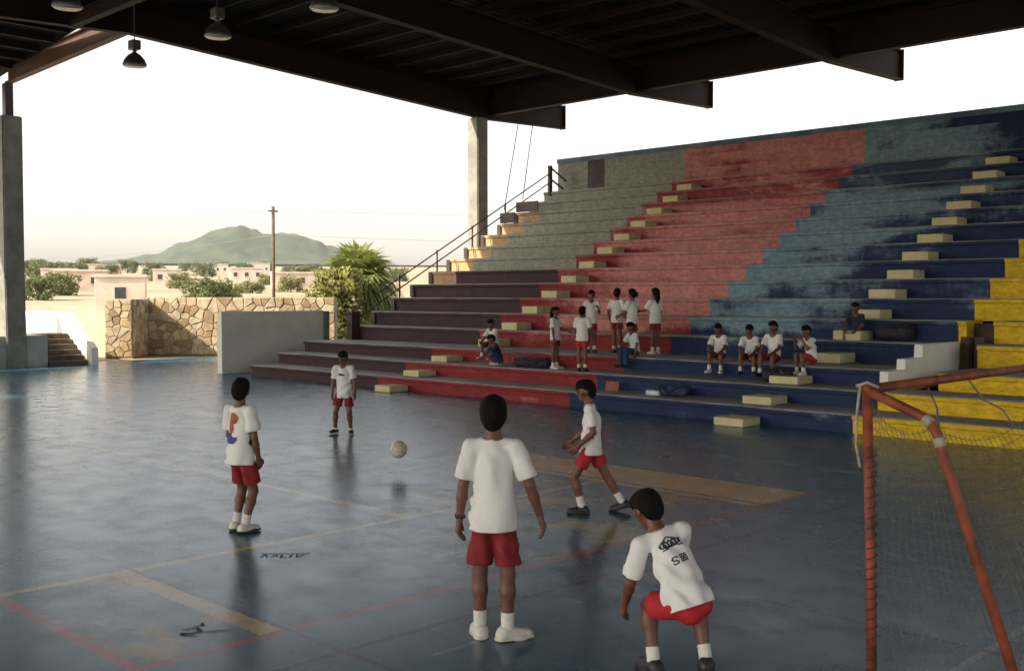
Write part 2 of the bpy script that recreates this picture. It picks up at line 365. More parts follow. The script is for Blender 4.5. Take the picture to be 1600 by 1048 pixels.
# back wall with blue capping
bm = bmesh.new(); n = 80
for i in range(n):
    xa, xb = XL+(XE-XL)*i/n, XL+(XE-XL)*(i+1)/n
    bm.faces.new([bm.verts.new(p) for p in ((xa, RY(16), 5.7), (xb, RY(16), 5.7), (xb, RY(16), 6.9), (xa, RY(16), 6.9))])
    bm.faces.new([bm.verts.new(p) for p in ((xb, RY(16)+.25, 0), (xa, RY(16)+.25, 0), (xa, RY(16)+.25, 6.9), (xb, RY(16)+.25, 6.9))])
bmesh.ops.remove_doubles(bm, verts=bm.verts, dist=1e-4)
link('back_wall', bm_mesh(bm, 'back_wall'), 'riser', stand)
M['cap'] = pm('cap', (.16, .24, .30), (.055, .12, .20), 1.1, .7, .1)
box('wall_cap', XL-.03, XE, RY(16)-.03, RY(16)+.3, 6.9, 7.06, 'cap', stand)
box('painted_patch', -24.35, -23.6, RY(16)-.006, RY(16)-.002, 5.86, 6.89, pm('faded_plum', (.075, .045, .055), (.11, .085, .08), 3, .8), stand, 0)
# cream half steps in two aisles
for xa in (-19.62, -10.33):
    for k in range(1, 16):
        z0 = RZ(k-1) if k > 1 else 0.0; h = (RZ(k)-z0)*.46; dep = .56 if k != 4 else .62
        wd = .58 if xa > -15 else .55
        j = rnd.uniform(-.02, .02)
        box('step_block', xa+j, xa+wd+j, RY(k)-dep, RY(k)-.003, z0+.002, z0+h, 'cream', stand, .018)
# white stepped side wall and dark doorway of the entrance through the stand
prism('stair_wall', [(16.98, RZ(2)+.003), (16.98, .95), (17.62, .95), (17.62, 1.13), (18.3, 1.13), (18.3, 1.36), (19.9, 1.36), (19.9, RZ(2)+.003)], 'x', GX0-.14, GX0+.012, 'white_wall', stand)
box('passage_back', GX0, GX1, 20.6, 20.7, RZ(2), RZ(5)-.06, 'door', stand, 0)
dr = box('doorway', GX0+.02, GX1-.05, 19.92, 19.98, RZ(2)+.004, 1.45, 'door', stand)
box('door_rail', GX0+.2, GX0+.26, 19.86, 19.915, RZ(2)+.006, 1.44, 'steel', dr, 0)
# low end wall at the left foot of the stand
wl = empty('low_wall', (-27.0, 17.5, 0), 0, 'plain pale grey-green concrete wall closing the foot of the brown rows', 'wall')
bm = bmesh.new(); bbox(bm, -.4, -.15, -1.55, 1.95, -.02, 1.76, .015); link('wall_panel', bm_mesh(bm, 'wall_panel'), 'pale_wall', wl)
bm = bmesh.new(); bbox(bm, -.42, -.10, 1.952, 2.14, -.02, 1.74, .012); link('end_post', bm_mesh(bm, 'end_post'), 'concrete', wl)
# railing up the left end
rail = empty('handrail', (-25.45, 19.4, 0), 0, 'dark iron two-rail handrail climbing the open end of the brown rows', 'railing')
def rl(k): return (0.0, RY(k)+.1-19.4, RZ(k))
P0 = (0, .0, 1.33); slope = R2/T2
for dz in (.62, .30):
    tubes('rail', [[(0, -.35, 1.33+dz-.3), (0, 8.5, 1.33+dz+8.5*slope)]], .022, 'dark_iron', rail)
for k in (6, 8, 10, 12): a = rl(k); tubes('post', [[(0, a[1], a[2]-.1), (0, a[1], 1.33+.62+a[1]*slope)]], .026, 'dark_iron', rail)
box('end_block', -.12, .12, -.25, .05, .9, 1.75, 'dark_iron', rail)
box('top_post', -.06, .06, 8.42, 8.54, 5.7, 6.75, 'dark_iron', rail)
for k in range(5, 14):
    a = rl(k); box('post_foot', -.28, -.12, a[1]-.12, a[1]-.102, a[2]-R2+.02, a[2]-.02, 'dark_iron', rail, 0)
tubes('corner_brace', [[(0, 8.48, 6.7), (.75, 8.48, 6.15)], [(0, 8.48, 6.3), (.6, 8.48, 5.9)]], .035, 'dark_iron', rail)
box('plum_panel', -.05, .62, 6.05, 6.1, RZ(12)+.01, RZ(13)-.06, 'dark_iron', rail, 0)
box('plum_panel', -.05, .95, 6.82, 6.86, RZ(13)+.01, RZ(14)-.06, 'dark_iron', rail, 0)

# ------------------------------------------------------------------ roof
roof = empty('steel_roof', (0, 0, 0), 0, 'huge dark steel shed roof of rafters and purlins over the court', 'roof')
RID = 13.4
def rb(Y): return 9.12 - .05*abs(Y-RID)              # underside of the rafters
def ibeam(name, p0, p1, depth, wid, parent, mat='steel', tw=.03, depth1=None):
    """I section whose underside runs from p0 to p1"""
    p0, p1 = Vector(p0), Vector(p1); d = (p1-p0).normalized(); side = d.cross(Vector((0, 0, 1))).normalized()
    bm = bmesh.new(); up = Vector((0, 0, 1)); d1 = depth1 or depth
    def slab(w2, a0, a1, b0, b1):
        vs = []
        for p, (lo, hi) in ((p0, (a0, a1)), (p1, (b0, b1))):
            vs += [bm.verts.new(p+side*sx*w2+up*h) for sx, h in ((-1, lo), (1, lo), (1, hi), (-1, hi))]
        for f in ((0, 1, 2, 3), (7, 6, 5, 4), (0, 4, 5, 1), (1, 5, 6, 2), (2, 6, 7, 3), (3, 7, 4, 0)): bm.faces.new([vs[i] for i in f])
    slab(wid/2, 0, tw, 0, tw); slab(.012, tw-.001, depth-tw+.001, tw-.001, d1-tw+.001); slab(wid/2, depth-tw, depth, d1-tw, d1)
    return link(name, bm_mesh(bm, name), mat, parent)
NY = -16.0; DEP = .86  # near edge; unseen stretch added behind camera to keep sun off the floor
for X in (-27.3, -20.7, -14.1, -7.5, -.9, 5.7, 12.3):
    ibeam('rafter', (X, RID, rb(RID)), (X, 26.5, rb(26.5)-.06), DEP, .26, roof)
    st = ibeam('rafter_end', (X, 26.503, rb(26.5)-.06), (X, 30.6, 8.52), DEP, .26, roof)
    box('end_plate', X-.14, X+.14, 30.602, 30.63, 8.50, 9.40, 'steel', st, 0)
    ibeam('rafter', (X, NY, rb(NY)), (X, RID-.003, rb(RID)), DEP, .26, roof)
for Y in (26.8, NY+2):
    ibeam('eave_girder', (-28.2, Y, 8.56 if Y > 0 else rb(Y)), (16, Y, 8.56 if Y > 0 else rb(Y)), .85, .24, roof)
ibeam('girder', (-27.1, 11.75, 8.95), (16, 11.75, 8.95), .35, .2, roof)
py = list(np.arange(NY+.3, 30.4, 1.15))
for Y in py:
    z = rb(Y)+DEP+.03
    if Y > 26.5: z = 9.43
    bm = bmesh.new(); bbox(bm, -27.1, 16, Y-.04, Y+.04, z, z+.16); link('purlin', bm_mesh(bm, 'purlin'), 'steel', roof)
def sheet(name, x0, x1, ys, zf, parent, pitch=.28):
    vs, fs = [], []; n = int((x1-x0)/(pitch/4))
    for Y in ys:
        for i in range(n+1): vs.append((x0+(x1-x0)*i/n, Y, zf(Y)+(.025 if i % 4 in (1, 2) else 0)))
    for j in range(len(ys)-1):
        for i in range(n): a = j*(n+1)+i; fs.append((a, a+1, a+n+2, a+n+1))
    return link(name, mesh(name, vs, fs), 'sheet', parent)
SXE = -27.15
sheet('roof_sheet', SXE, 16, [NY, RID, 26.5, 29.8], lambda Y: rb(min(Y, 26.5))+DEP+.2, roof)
for ya, yb in ((NY, RID-.002), (RID, 26.498), (26.5, 29.8)):
    za, zb = (rb(min(q, 26.5))+DEP-.05 for q in (ya, yb))
    v = [(x_, y_, z_+dz) for x_ in (-27.146, -27.11) for y_, z_ in ((ya, za), (yb, zb)) for dz in (-.14, .245)]
    link('gable_fascia', mesh('gable_fascia', v, [(0, 2, 3, 1), (4, 5, 7, 6), (0, 1, 5, 4), (2, 6, 7, 3), (1, 3, 7, 5), (0, 4, 6, 2)]), 'sheet', roof)
# lower canopy over the stage end, with an added slot for the floor sun patch
stage_roof = empty('stage_canopy', (0, 0, 0), 0, 'dark lean-to canopy over the far stage end, with slot added for the floor sun patch', 'roof')
ibeam('edge_beam', (-33.75, 12.7, 8.62), (-27.45, 13.3, 9.12), .58, .24, stage_roof, 'brown_steel')
for X in (-28.2, -29.2, -30.2, -31.2, -32.2, -33.2, -34.2):
    z = 9.2+(X+27.3)*.0914+.30
    bm = bmesh.new(); bbox(bm, X-.05, X+.05, NY, 12.6, z, z+.15); link('purlin', bm_mesh(bm, 'purlin'), 'steel', stage_roof)
for y0, y1 in ((NY, -4.9), (-4.0, 12.85)):  # sheets run on unseen for shade; gap between admits the sun patch
    v = [(-36.5, y0, 8.83), (SXE-.05, y0, 9.68), (SXE-.05, y1, 9.68), (-36.5, y1, 8.83)]
    link('canopy_sheet', mesh('canopy_sheet', [*v, *[(a, b, c+.03) for a, b, c in v]], [(3, 2, 1, 0), (4, 5, 6, 7), (0, 1, 5, 4), (1, 2, 6, 5), (2, 3, 7, 6), (3, 0, 4, 7)]), 'sheet', stage_roof)
# columns
def column(x, y, w0, w1, d, ztop, label, zsteel=None):
    t = empty('column', (x, y, 0), 0, label, 'column')
    bm = bmesh.new(); vs = []
    for z, ww in ((-.02, w0), (ztop*.35, w1), (ztop, w1)):
        vs.append([bm.verts.new((sx*ww/2, sy*d/2, z)) for sx, sy in ((-1, -1), (1, -1), (1, 1), (-1, 1))])
    for a, b in zip(vs, vs[1:]):
        for k in range(4): bm.faces.new((a[k], a[(k+1) % 4], b[(k+1) % 4], b[k]))
    bm.faces.new(vs[0][::-1]); bm.faces.new(vs[-1]); bmesh.ops.bevel(bm, geom=list(bm.edges), offset=.03, segments=2, affect='EDGES')
    link('shaft', bm_mesh(bm, 'shaft'), 'concrete', t)
    if zsteel: ibeam_post(t, ztop+.002, zsteel)
    return t
def ibeam_post(t, z0, z1):
    box('steel_post', -.13, .13, -.12, .12, z0, z1, 'dark_iron', t)
column(-27.3, 26.15, .52, .52, .52, 8.40, 'tall concrete column behind the brown end of the stand')
column(-34.05, 12.78, .9, .66, .6, 7.66, 'thick concrete column with short steel post beside the stage steps', 8.66)
# stay rods
for y, x2, y2, z2 in ((28.2, -25.55, 25.7, 5.1), (28.95, -25.55, 26.6, 5.5)):
    o = tubes('stay_rod', [[(0, 0, 0), (x2+27.3, y2-y, z2-8.52)]], .016, 'galv'); o.location = (-27.3, y, 8.52)
    tag(o, 'thin steel stay rod hanging from rafter end to top corner of stand', 'rod', 'stay rods at the stand corner')
# lamps
def lamp(x, y, z, label):
    t = empty('high_bay_lamp', (x, y, z), 0, label, 'lamp')
    lathe('shade', [(.25, 0), (.262, .012), (.255, .04), (.22, .13), (.15, .22), (.085, .27), (.06, .285)], 'lamp_metal', t)
    lathe('lens', [(.235, -.012), (.238, .0), (.2, .01)], 'lamp_glass', t)
    box('ballast_box', -.12, .12, -.1, .1, .35, .56, 'lamp_metal', t, .025)
    tubes('hanger', [[(0, 0, .28), (0, 0, .36)]], .045, 'lamp_metal', t)
    tubes('suspension', [[(0, 0, .55), (0, 0, rb(y)+.95-z)]], .012, 'dark_iron', t)
lamp(-22.8, 11.3, 7.3, 'bell-shaped hanging lamp seen against the open sky')
lamp(-19.1, 11.2, 7.3, 'bell-shaped hanging lamp under dark roof right beside the sky gap')
lamp(-15.9, 11.45, 7.3, 'bell-shaped hanging lamp just below the striped purlins')
lamp(-19.06, 8.2, 7.3, 'bell-shaped hanging lamp above the brown canopy beam')

# ------------------------------------------------------------------ stage end: platform, steps, parapet
st = empty('stage_platform', (-36.5, 11, 0), 0, 'pale low stage wall at the foot of the thick column', 'platform')
bm = bmesh.new(); bbox(bm, -4, 2.75, -14, 2.75, -.02, .98, .02); link('platform_block', bm_mesh(bm, 'platform_block'), 'stage_wall', st)
sw = empty('stage_wall', (-36.8, 4, 0), 0, 'dark brown door wall on the stage behind the thick column', 'wall')
bm = bmesh.new(); bbox(bm, -.15, .15, -9, 8.35, .985, 3.4, .01); link('wall_panel', bm_mesh(bm, 'wall_panel'), 'stage_wall', sw)
bm = bmesh.new(); bbox(bm, .152, .2, 6.9, 8.3, .985, 3.1, .01); link('door', bm_mesh(bm, 'door'), 'door', sw)
steps = empty('stone_steps', (-34.5, 14.4, 0), 0, 'worn stone steps rising to the stage beside sloping pale parapet', 'steps')
M['step_stone'] = pm('step_stone', (.17, .13, .095), (.09, .07, .055), 3, .9, .4, 14)
for i in range(6):
    x1 = .9-.29*i; bm = bmesh.new(); bbox(bm, -1.9, x1, -.62, .55, .163*i+(.002 if i else -.02), .163*(i+1), .02)
    link('step', bm_mesh(bm, 'step'), 'step_stone', steps)
par = empty('parapet', (-36, 15.1, 0), 0, 'pale parapet sloping down beside the stone steps', 'wall')
prism('parapet_wall', [(-3.5, -.02), (2.62, -.02), (2.58, .55), (.72, 1.68), (-3.5, 1.68)], 'y', -.11, .11, 'pale_wall', par, .012)

# ------------------------------------------------------------------ rubble walls
M['mortar'] = pm('mortar', (.36, .29, .20), (.27, .22, .15), 4, .95, .4, 20)
stone_mats = [pm('stone_%s' % n, c, tuple(x*.72 for x in c), 3.5, .9, .5, 9) for n, c in
              (('tan', (.42, .32, .19)), ('buff', (.47, .38, .25)), ('brown', (.33, .235, .14)), ('pale', (.52, .44, .31)))]
def clip(poly, p, n):
    outp = []
    for i in range(len(poly)):
        a, b = poly[i], poly[(i+1) % len(poly)]
        da = (a[0]-p[0])*n[0]+(a[1]-p[1])*n[1]; db = (b[0]-p[0])*n[0]+(b[1]-p[1])*n[1]
        if da <= 0: outp.append(a)
        if (da < 0 < db) or (db < 0 < da): t = da/(da-db); outp.append((a[0]+t*(b[0]-a[0]), a[1]+t*(b[1]-a[1])))
    return outp
def rubble_face(parent, org, u, w_, h_, n, size, rs):
    """voronoi stones on a face: org = lower left corner, u along, n outward"""
    nx, nz = max(1, round(w_/size)), max(1, round(h_/size)); pts = []
    for j in range(nz):
        for i in range(nx): pts.append(((i+.5+(.5*(j % 2)-.25)+rs.uniform(-.45, .45))*w_/nx, (j+.5+rs.uniform(-.42, .42))*h_/nz))
    pts = [p_ for p_ in pts if rs.random() > .14]
    for a in pts:
        poly = [(0, 0), (w_, 0), (w_, h_), (0, h_)]
        for b in pts:
            if b is a or abs(a[0]-b[0])+abs(a[1]-b[1]) > size*4: continue
            poly = clip(poly, ((a[0]+b[0])/2, (a[1]+b[1])/2), (b[0]-a[0], b[1]-a[1]))
            if len(poly) < 3: break
        if len(poly) < 3: continue
        cx = sum(p[0] for p in poly)/len(poly); cy = sum(p[1] for p in poly)/len(poly)
        dpt = rs.uniform(.025, .06); bm = bmesh.new(); rings = []
        for k, (sc_, dd) in enumerate(((.965, -.03), (.96, dpt*.5), (.78, dpt))):
            rings.append([bm.verts.new(Vector(org)+Vector(u)*(cx+(x-cx)*sc_)+Vector((0, 0, 1))*(cy+(y-cy)*sc_)+Vector(n)*(dd+rs.uniform(-.008, .008))) for x, y in poly])
        m = len(poly)
        for r0, r1 in zip(rings, rings[1:]):
            for k in range(m): bm.faces.new((r0[k], r0[(k+1) % m], r1[(k+1) % m], r1[k]))
        bm.faces.new(rings[-1])
        link('stone', bm_mesh(bm, 'stone'), rs.choice(stone_mats), parent)
U = Vector((.714, .70, 0)).normalized(); N = Vector((U.y, -U.x, 0))
def rubble_block(name, cx, cy, w_, d_, h_, label, size, side=True, front=(0, 1)):
    t = empty(name, (cx, cy, 0), 0, label, 'wall'); bm = bmesh.new(); vs = []
    for z in (-.1, h_):
        vs.append([bm.verts.new(U*a+N*b+Vector((0, 0, z))) for a, b in ((-w_/2, 0), (w_/2, 0), (w_/2, -d_), (-w_/2, -d_))])
    for k in range(4): bm.faces.new((vs[0][k], vs[0][(k+1) % 4], vs[1][(k+1) % 4], vs[1][k]))
    bm.faces.new(vs[1]); bm.faces.new(vs[0][::-1])
    link('core', bm_mesh(bm, 'core'), 'mortar', t)
    rs = random.Random(int(w_*100))
    rubble_face(t, U*(-w_/2+front[0]*w_), U, w_*(front[1]-front[0]), h_, N, size, rs)
    if side: rubble_face(t, U*(w_/2)+Vector((0, 0, 0)), -N, d_, h_, U, size, rs)
    return t
# pier centre from its lower left / right corners
rubble_block('rubble_pier', -37.1, 17.65, .98, 1.75, 2.08, 'sunlit rubble stone pier standing out from the stone wall', .27)
rubble_block('rubble_wall', -35.5, 21.6, 7.2, .5, 2.15, 'long rubble stone boundary wall with the pier shadow across it', .30, False)
# pale ramp wall to the left of the pier
lw = empty('roadside_wall', (-40.6, 18.0, 0), 0, 'sun-bleached plaster wall beyond the steps, left of the stone pier', 'wall')
bm = bmesh.new(); vs = [[bm.verts.new(U*a+N*b+Vector((0, 0, z))) for a, b, z in ((-2.6, 0, zz), (2.0, 0, zz), (2.0, -.2, zz), (-2.6, -.2, zz))] for zz in (-.1, 1.55)]
for k in range(4): bm.faces.new((vs[0][k], vs[0][(k+1) % 4], vs[1][(k+1) % 4], vs[1][k]))
bm.faces.new(vs[1]); bm.faces.new(vs[0][::-1])
link('wall_panel', bm_mesh(bm, 'wall_panel'), pm('bleached', (.62, .54, .42), (.50, .42, .32), 1.2, .9, .3, 12), lw)

# ------------------------------------------------------------------ vegetation
def leaf_mat(name, c1, c2):
    s = NB(name); oi = s.n('ShaderNodeObjectInfo')
    f = s.rng(s.noise(1.3, 4), .35, .65); s.set(s.b.inputs['Base Color'], s.mix(f, c1, c2)); s.b.inputs['Roughness'].default_value = .6
    tr = s.n('ShaderNodeBsdfTranslucent'); s.set(tr.inputs[0], s.mix(f, tuple(x*1.3 for x in c1), c2))
    mx = s.n('ShaderNodeMixShader'); mx.inputs[0].default_value = .3
    s.t.links.new(s.b.outputs[0], mx.inputs[1]); s.t.links.new(tr.outputs[0], mx.inputs[2])
    s.t.links.new(mx.outputs[0], s.t.nodes['Material Output'].inputs[0]); return s.m
M['leaf'] = leaf_mat('leaf', (.13, .155, .045), (.075, .105, .032))
M['leaf_dry'] = leaf_mat('leaf_dry', (.20, .195, .07), (.14, .15, .05))
M['palm_green'] = leaf_mat('palm_green', (.14, .18, .04), (.22, .24, .06))
M['palm_dry'] = leaf_mat('palm_dry', (.27, .26, .075), (.18, .19, .055))
def crown_mesh(seed, rx, rz, nb, nl, leaf):
    rs = np.random.RandomState(seed); vs, fs = [], []
    for b in range(nb):
        a = rs.uniform(0, 6.28); q = rs.uniform(0, 1)**.6; zc = rs.uniform(-.55, .75)
        c = np.array([math.cos(a)*q*rx*.75, math.sin(a)*q*rx*.75, zc*rz]); br = rx*rs.uniform(.22, .42)
        for i in range(nl):
            d = rs.normal(size=3); d /= np.linalg.norm(d); p = c+d*br*rs.uniform(.55, 1.05)*np.array([1, 1, .8])
            t = rs.normal(size=3); t -= d*t.dot(d)*.5; t /= np.linalg.norm(t); n_ = np.cross(t, d+.4*rs.normal(size=3)); n_ /= np.linalg.norm(n_)+1e-6
            l = leaf*rs.uniform(.6, 1.3); k = len(vs)
            vs += [p-t*l*.5, p+n_*l*.28, p+t*l*.5, p-n_*l*.28]; fs.append((k, k+1, k+2, k+3))
    return mesh('crown', vs, fs)
def trunk_mesh(h, r, seed):
    bm = bmesh.new(); q = random.Random(seed)
    tube(bm, [(0, 0, -.3), (.03*h, 0, h*.5), (.02*h, .03*h, h)], [r*1.3, r, r*.6], 7)
    for i in range(4):
        a = i*1.6+q.random(); tube(bm, [(.02*h, .01*h, h*.7), (math.cos(a)*h*.4, math.sin(a)*h*.4, h*1.25)], [r*.55, r*.2], 5)
    return bm_mesh(bm, 'trunk', True)
tree_vars = []
for i in range(4):
    tree_vars.append((crown_mesh(20+i, 3.8, 2.2, 34, 70, .5), trunk_mesh(2.6, .18, i)))
for i, v in enumerate(tree_vars):
    v[0].materials.append(M['leaf' if i % 2 else 'leaf_dry']); v[1].materials.append(M['bark'])
def tree(p, scale, var, label):
    t = empty('tree', p, rnd.uniform(0, 6), label, 'tree', 'trees in the town beyond the wall'); t.scale = (scale,)*3
    c = link('crown', tree_vars[var][0], None, t); c.location = (0, 0, 2.2); link('trunk', tree_vars[var][1], None, t)
YAW, PITCH, FPX = .7752, .0367, 1676.6
FW = Vector((-math.sin(YAW), math.cos(YAW), 0)); RT = Vector((math.cos(YAW), math.sin(YAW), 0))
def land(px, d):                       # a spot on the terrain, bearing given as it was read from the photo
    p = FW*d + RT*((px-800)/FPX*d); return Vector((p.x, p.y, ground_h(math.hypot(p.x, p.y))))
def tree_label(px, d, v):
    col = 'dark green' if v % 2 else 'olive green'
    where = ('beside the thick column' if px < 110 else 'around the boxy house' if px < 262 else 'behind the stone wall' if px < 372 else 'beside the utility pole' if px < 480 else 'near the fan palm')
    size = 'nearer full' if d < 190 else 'hazy mid-distance' if d < 400 else 'small distant'
    return '%s %s bushy tree %s' % (size, col, where)
for px, d, sc_, v in ((60, 130, 1.0, 1), (95, 150, 1.1, 1), (135, 210, 1.2, 3), (75, 260, 1.5, 1), (120, 330, 1.7, 3), (45, 340, 1.8, 1), (170, 300, 1.3, 1), (250, 280, 1.3, 3),
                      (285, 200, 1.1, 0), (310, 130, .8, 1), (335, 120, .9, 3), (360, 135, .85, 0), (395, 170, .9, 2), (420, 240, 1.2, 0), (455, 180, .9, 2), (475, 290, 1.3, 1),
                      (505, 220, 1.2, 2), (240, 400, 1.6, 1), (320, 380, 1.5, 1), (380, 430, 1.7, 3), (450, 460, 1.6, 1), (200, 480, 1.9, 3), (140, 520, 2.0, 1), (60, 560, 2.1, 3), (290, 600, 2.0, 1),
                      (100, 440, 1.7, 1), (30, 450, 1.9, 3), (350, 620, 2.1, 1), (420, 640, 2.0, 3), (490, 560, 2.0, 1), (620, 300, 1.3, 1), (590, 240, 1.1, 2)):
    tree(land(px, d)-Vector((0, 0, .5)), sc_*rnd.uniform(.58, .85), v, tree_label(px, d, v))
# houses on the rise
M['plaster'] = pm('plaster', (.62, .55, .46), (.52, .46, .38), .6, .9, .1)
M['plaster_pink'] = pm('plaster_pink', (.60, .47, .38), (.50, .39, .31), .6, .9, .1)
M['window_dark'] = pm('window_dark', (.05, .055, .06), (.03, .03, .035), 2, .3)
def house(px, d, w_, dep, h_, mat, label, ry=.3):
    p = land(px, d); t = empty('house', (p.x, p.y, p.z-.3), YAW+ry, label, 'house')
    bm = bmesh.new(); bbox(bm, -w_/2, w_/2, -dep/2, dep/2, -.5, h_, .03); link('wall', bm_mesh(bm, 'wall'), mat, t)
    bm = bmesh.new(); bbox(bm, -w_/2-.15, w_/2+.15, -dep/2-.15, dep/2+.15, h_+.003, h_+.3, .03); link('roof_slab', bm_mesh(bm, 'roof_slab'), 'plaster', t)
    n = max(1, int(w_/3))
    for i in range(n):
        xx = -w_/2+w_*(i+.5)/n
        bm = bmesh.new(); bbox(bm, xx-.5, xx+.5, -dep/2-.03, -dep/2+.02, h_*.4, h_*.4+1.1); wd = link('window', bm_mesh(bm, 'window'), 'window_dark', t)
        bm = bmesh.new(); bbox(bm, xx-.6, xx+.6, -dep/2-.1, -dep/2-.035, h_*.4-.1, h_*.4-.01); link('sill', bm_mesh(bm, 'sill'), 'plaster', wd)
house(190, 105, 4.6, 4, 3.4, 'plaster', 'boxy sunlit house with flat roof right behind the rubble pier')
house(130, 180, 8, 6, 3.4, 'plaster_pink', 'low wide pinkish house beyond the plaster wall')
house(95, 230, 7, 6, 3.3, 'plaster', 'small flat-roofed house behind the trees beside the thick column')
house(262, 240, 6, 5, 3.4, 'plaster', 'far pale house between the boxy house and green trees')
house(385, 300, 9, 6, 3.6, 'plaster', 'far pale house just left of the utility pole')
house(405, 520, 10, 7, 5, 'plaster', 'bright distant house at the foot of the hill by the pole')
house(470, 210, 11, 6, 3.1, 'plaster_pink', 'long low pinkish house between utility pole and palm')
house(335, 480, 12, 8, 4.5, 'plaster', 'distant pale block under the hill summit')
house(160, 420, 14, 8, 4, 'plaster_pink', 'distant wide house below the empty sky, above the boxy house')
# utility pole and wires
pp = land(428, 100); pole = empty('utility_pole', (pp.x, pp.y, pp.z), 0, 'tall dark wooden utility pole in front of the hill', 'pole')
ht = 10.5-pp.z
tubes('shaft', [[(0, 0, -.5), (0, 0, ht)]], .15, 'bark', pole)
bm = bmesh.new(); bbox(bm, -.06, .06, -.5, .5, ht-.5, ht-.38); link('cross_arm', bm_mesh(bm, 'cross_arm'), 'bark', pole)
for zz, e0, e1 in ((ht-.35, (-70, -20, 1.5), (60, 70, .8)), (ht-2.6, (-90, 10, .2), (60, 74, -.4))):
    l = []
    for e in (e0, e1):
        l.append([(e[0]*t, e[1]*t, zz+e[2]*t-2.0*4*t*(1-t)*.4) for t in np.linspace(0, 1, 14)])
    o = tubes('overhead_wire', l, .014, 'galv', None, 5); o.location = pp
    tag(o, 'thin overhead wire strung from the utility pole across the hill', 'wire', 'wires of the utility pole')
# fan palm
def fan_palm(loc, hgt, label):
    t = empty('fan_palm', loc, 0, label, 'palm tree'); bm = bmesh.new()
    tube(bm, [(0, 0, -.3), (.05, .02, hgt*.5), (0, .04, hgt)], [.32, .24, .2], 12); link('trunk', bm_mesh(bm, 'trunk', True), 'bark', t)
    rs = np.random.RandomState(5)
    def fan(vs, fs, p, d, size, droop):
        d = d/np.linalg.norm(d); up = np.array([0, 0, 1.]); s_ = np.cross(d, up); s_ /= np.linalg.norm(s_)+1e-6; n_ = np.cross(s_, d)
        base = p+d*size*.45; k = len(vs); vs += [p-s_*.02, p+s_*.02, base+s_*.02, base-s_*.02]; fs.append((k, k+1, k+2, k+3))
        for a in np.linspace(-1.35, 1.35, 15):
            q = d*math.cos(a)+s_*math.sin(a); l = size*(.62+.3*math.cos(a))*rs.uniform(.85, 1.1)
            m = base+q*l*.6+n_*.04*size; tip = base+q*l+np.array([0, 0, -droop*l*rs.uniform(.5, 1.2)])
            o_ = np.cross(q, n_); o_ /= np.linalg.norm(o_)+1e-6; ww = size*.05; k = len(vs)
            vs += [base, m+o_*ww, tip, m-o_*ww]; fs.append((k, k+1, k+2, k+3))
    for nm, mat, cnt, e0, e1, z0, size, dr in (('frond', 'palm_green', 26, .05, 1.35, hgt, 1.5, .25), ('frond', 'palm_green', 20, -.6, .2, hgt-.1, 1.55, .5)):
        for i in range(cnt):
            a = i*2.399+rs.uniform(-.2, .2); e = e0+(e1-e0)*((i+.5)/cnt); vs, fs = [], []
            fan(vs, fs, np.array([0, .04, z0]), np.array([math.cos(a)*math.cos(e), math.sin(a)*math.cos(e), math.sin(e)]), size*rs.uniform(.85, 1.1), dr)
            link(nm, mesh(nm, vs, fs), mat, t)
    vs, fs = [], []
    for i in range(60):
        a = rs.uniform(0, 6.28); z = hgt-rs.uniform(.2, 1.7)
        fan(vs, fs, np.array([math.cos(a)*.2, math.sin(a)*.2, z]), np.array([math.cos(a), math.sin(a), -rs.uniform(.5, 1.4)]), rs.uniform(.7, 1.1), .7)
    tag(link('frond_skirt', mesh('frond_skirt', vs, fs), 'palm_dry', t), kind='stuff')
p = FW*46 + RT*((560-800)/FPX*46)
fan_palm((p.x, p.y, -.06), 2.9, 'fan palm with spiky green crown growing behind the low end wall')
p = FW*44 + RT*((526-800)/FPX*44)
t = empty('shrub', (p.x, p.y, -.06), 0, 'tall yellow-green feathery shrub crowding against the fan palm', 'shrub')
cm = crown_mesh(77, 1.5, 1.9, 44, 130, .22); cm.materials.append(M['palm_dry']); o = link('foliage', cm, None, t); o.location = (0, 0, 1.75)
bm = bmesh.new()
for i in range(6): a = i*1.05; tube(bm, [(.1*math.cos(a), .1*math.sin(a), -.1), (.5*math.cos(a), .5*math.sin(a), 2.0)], [.05, .02], 6)
link('stems', bm_mesh(bm, 'stems', True), 'bark', t)
p = FW*47 + RT*((600-800)/FPX*47)
t = empty('shrub', (p.x, p.y, -.06), 0, 'lower olive shrub between the fan palm and the handrail', 'shrub')
o = link('foliage', crown_mesh(78, .9, .9, 22, 90, .28), 'leaf_dry', t); o.location = (0, 0, 1.35)
bm = bmesh.new()
for i in range(5): a = i*1.25; tube(bm, [(.08*math.cos(a), .08*math.sin(a), -.1), (.35*math.cos(a), .35*math.sin(a), 1.2)], [.04, .02], 6)
link('stems', bm_mesh(bm, 'stems', True), 'bark', t)

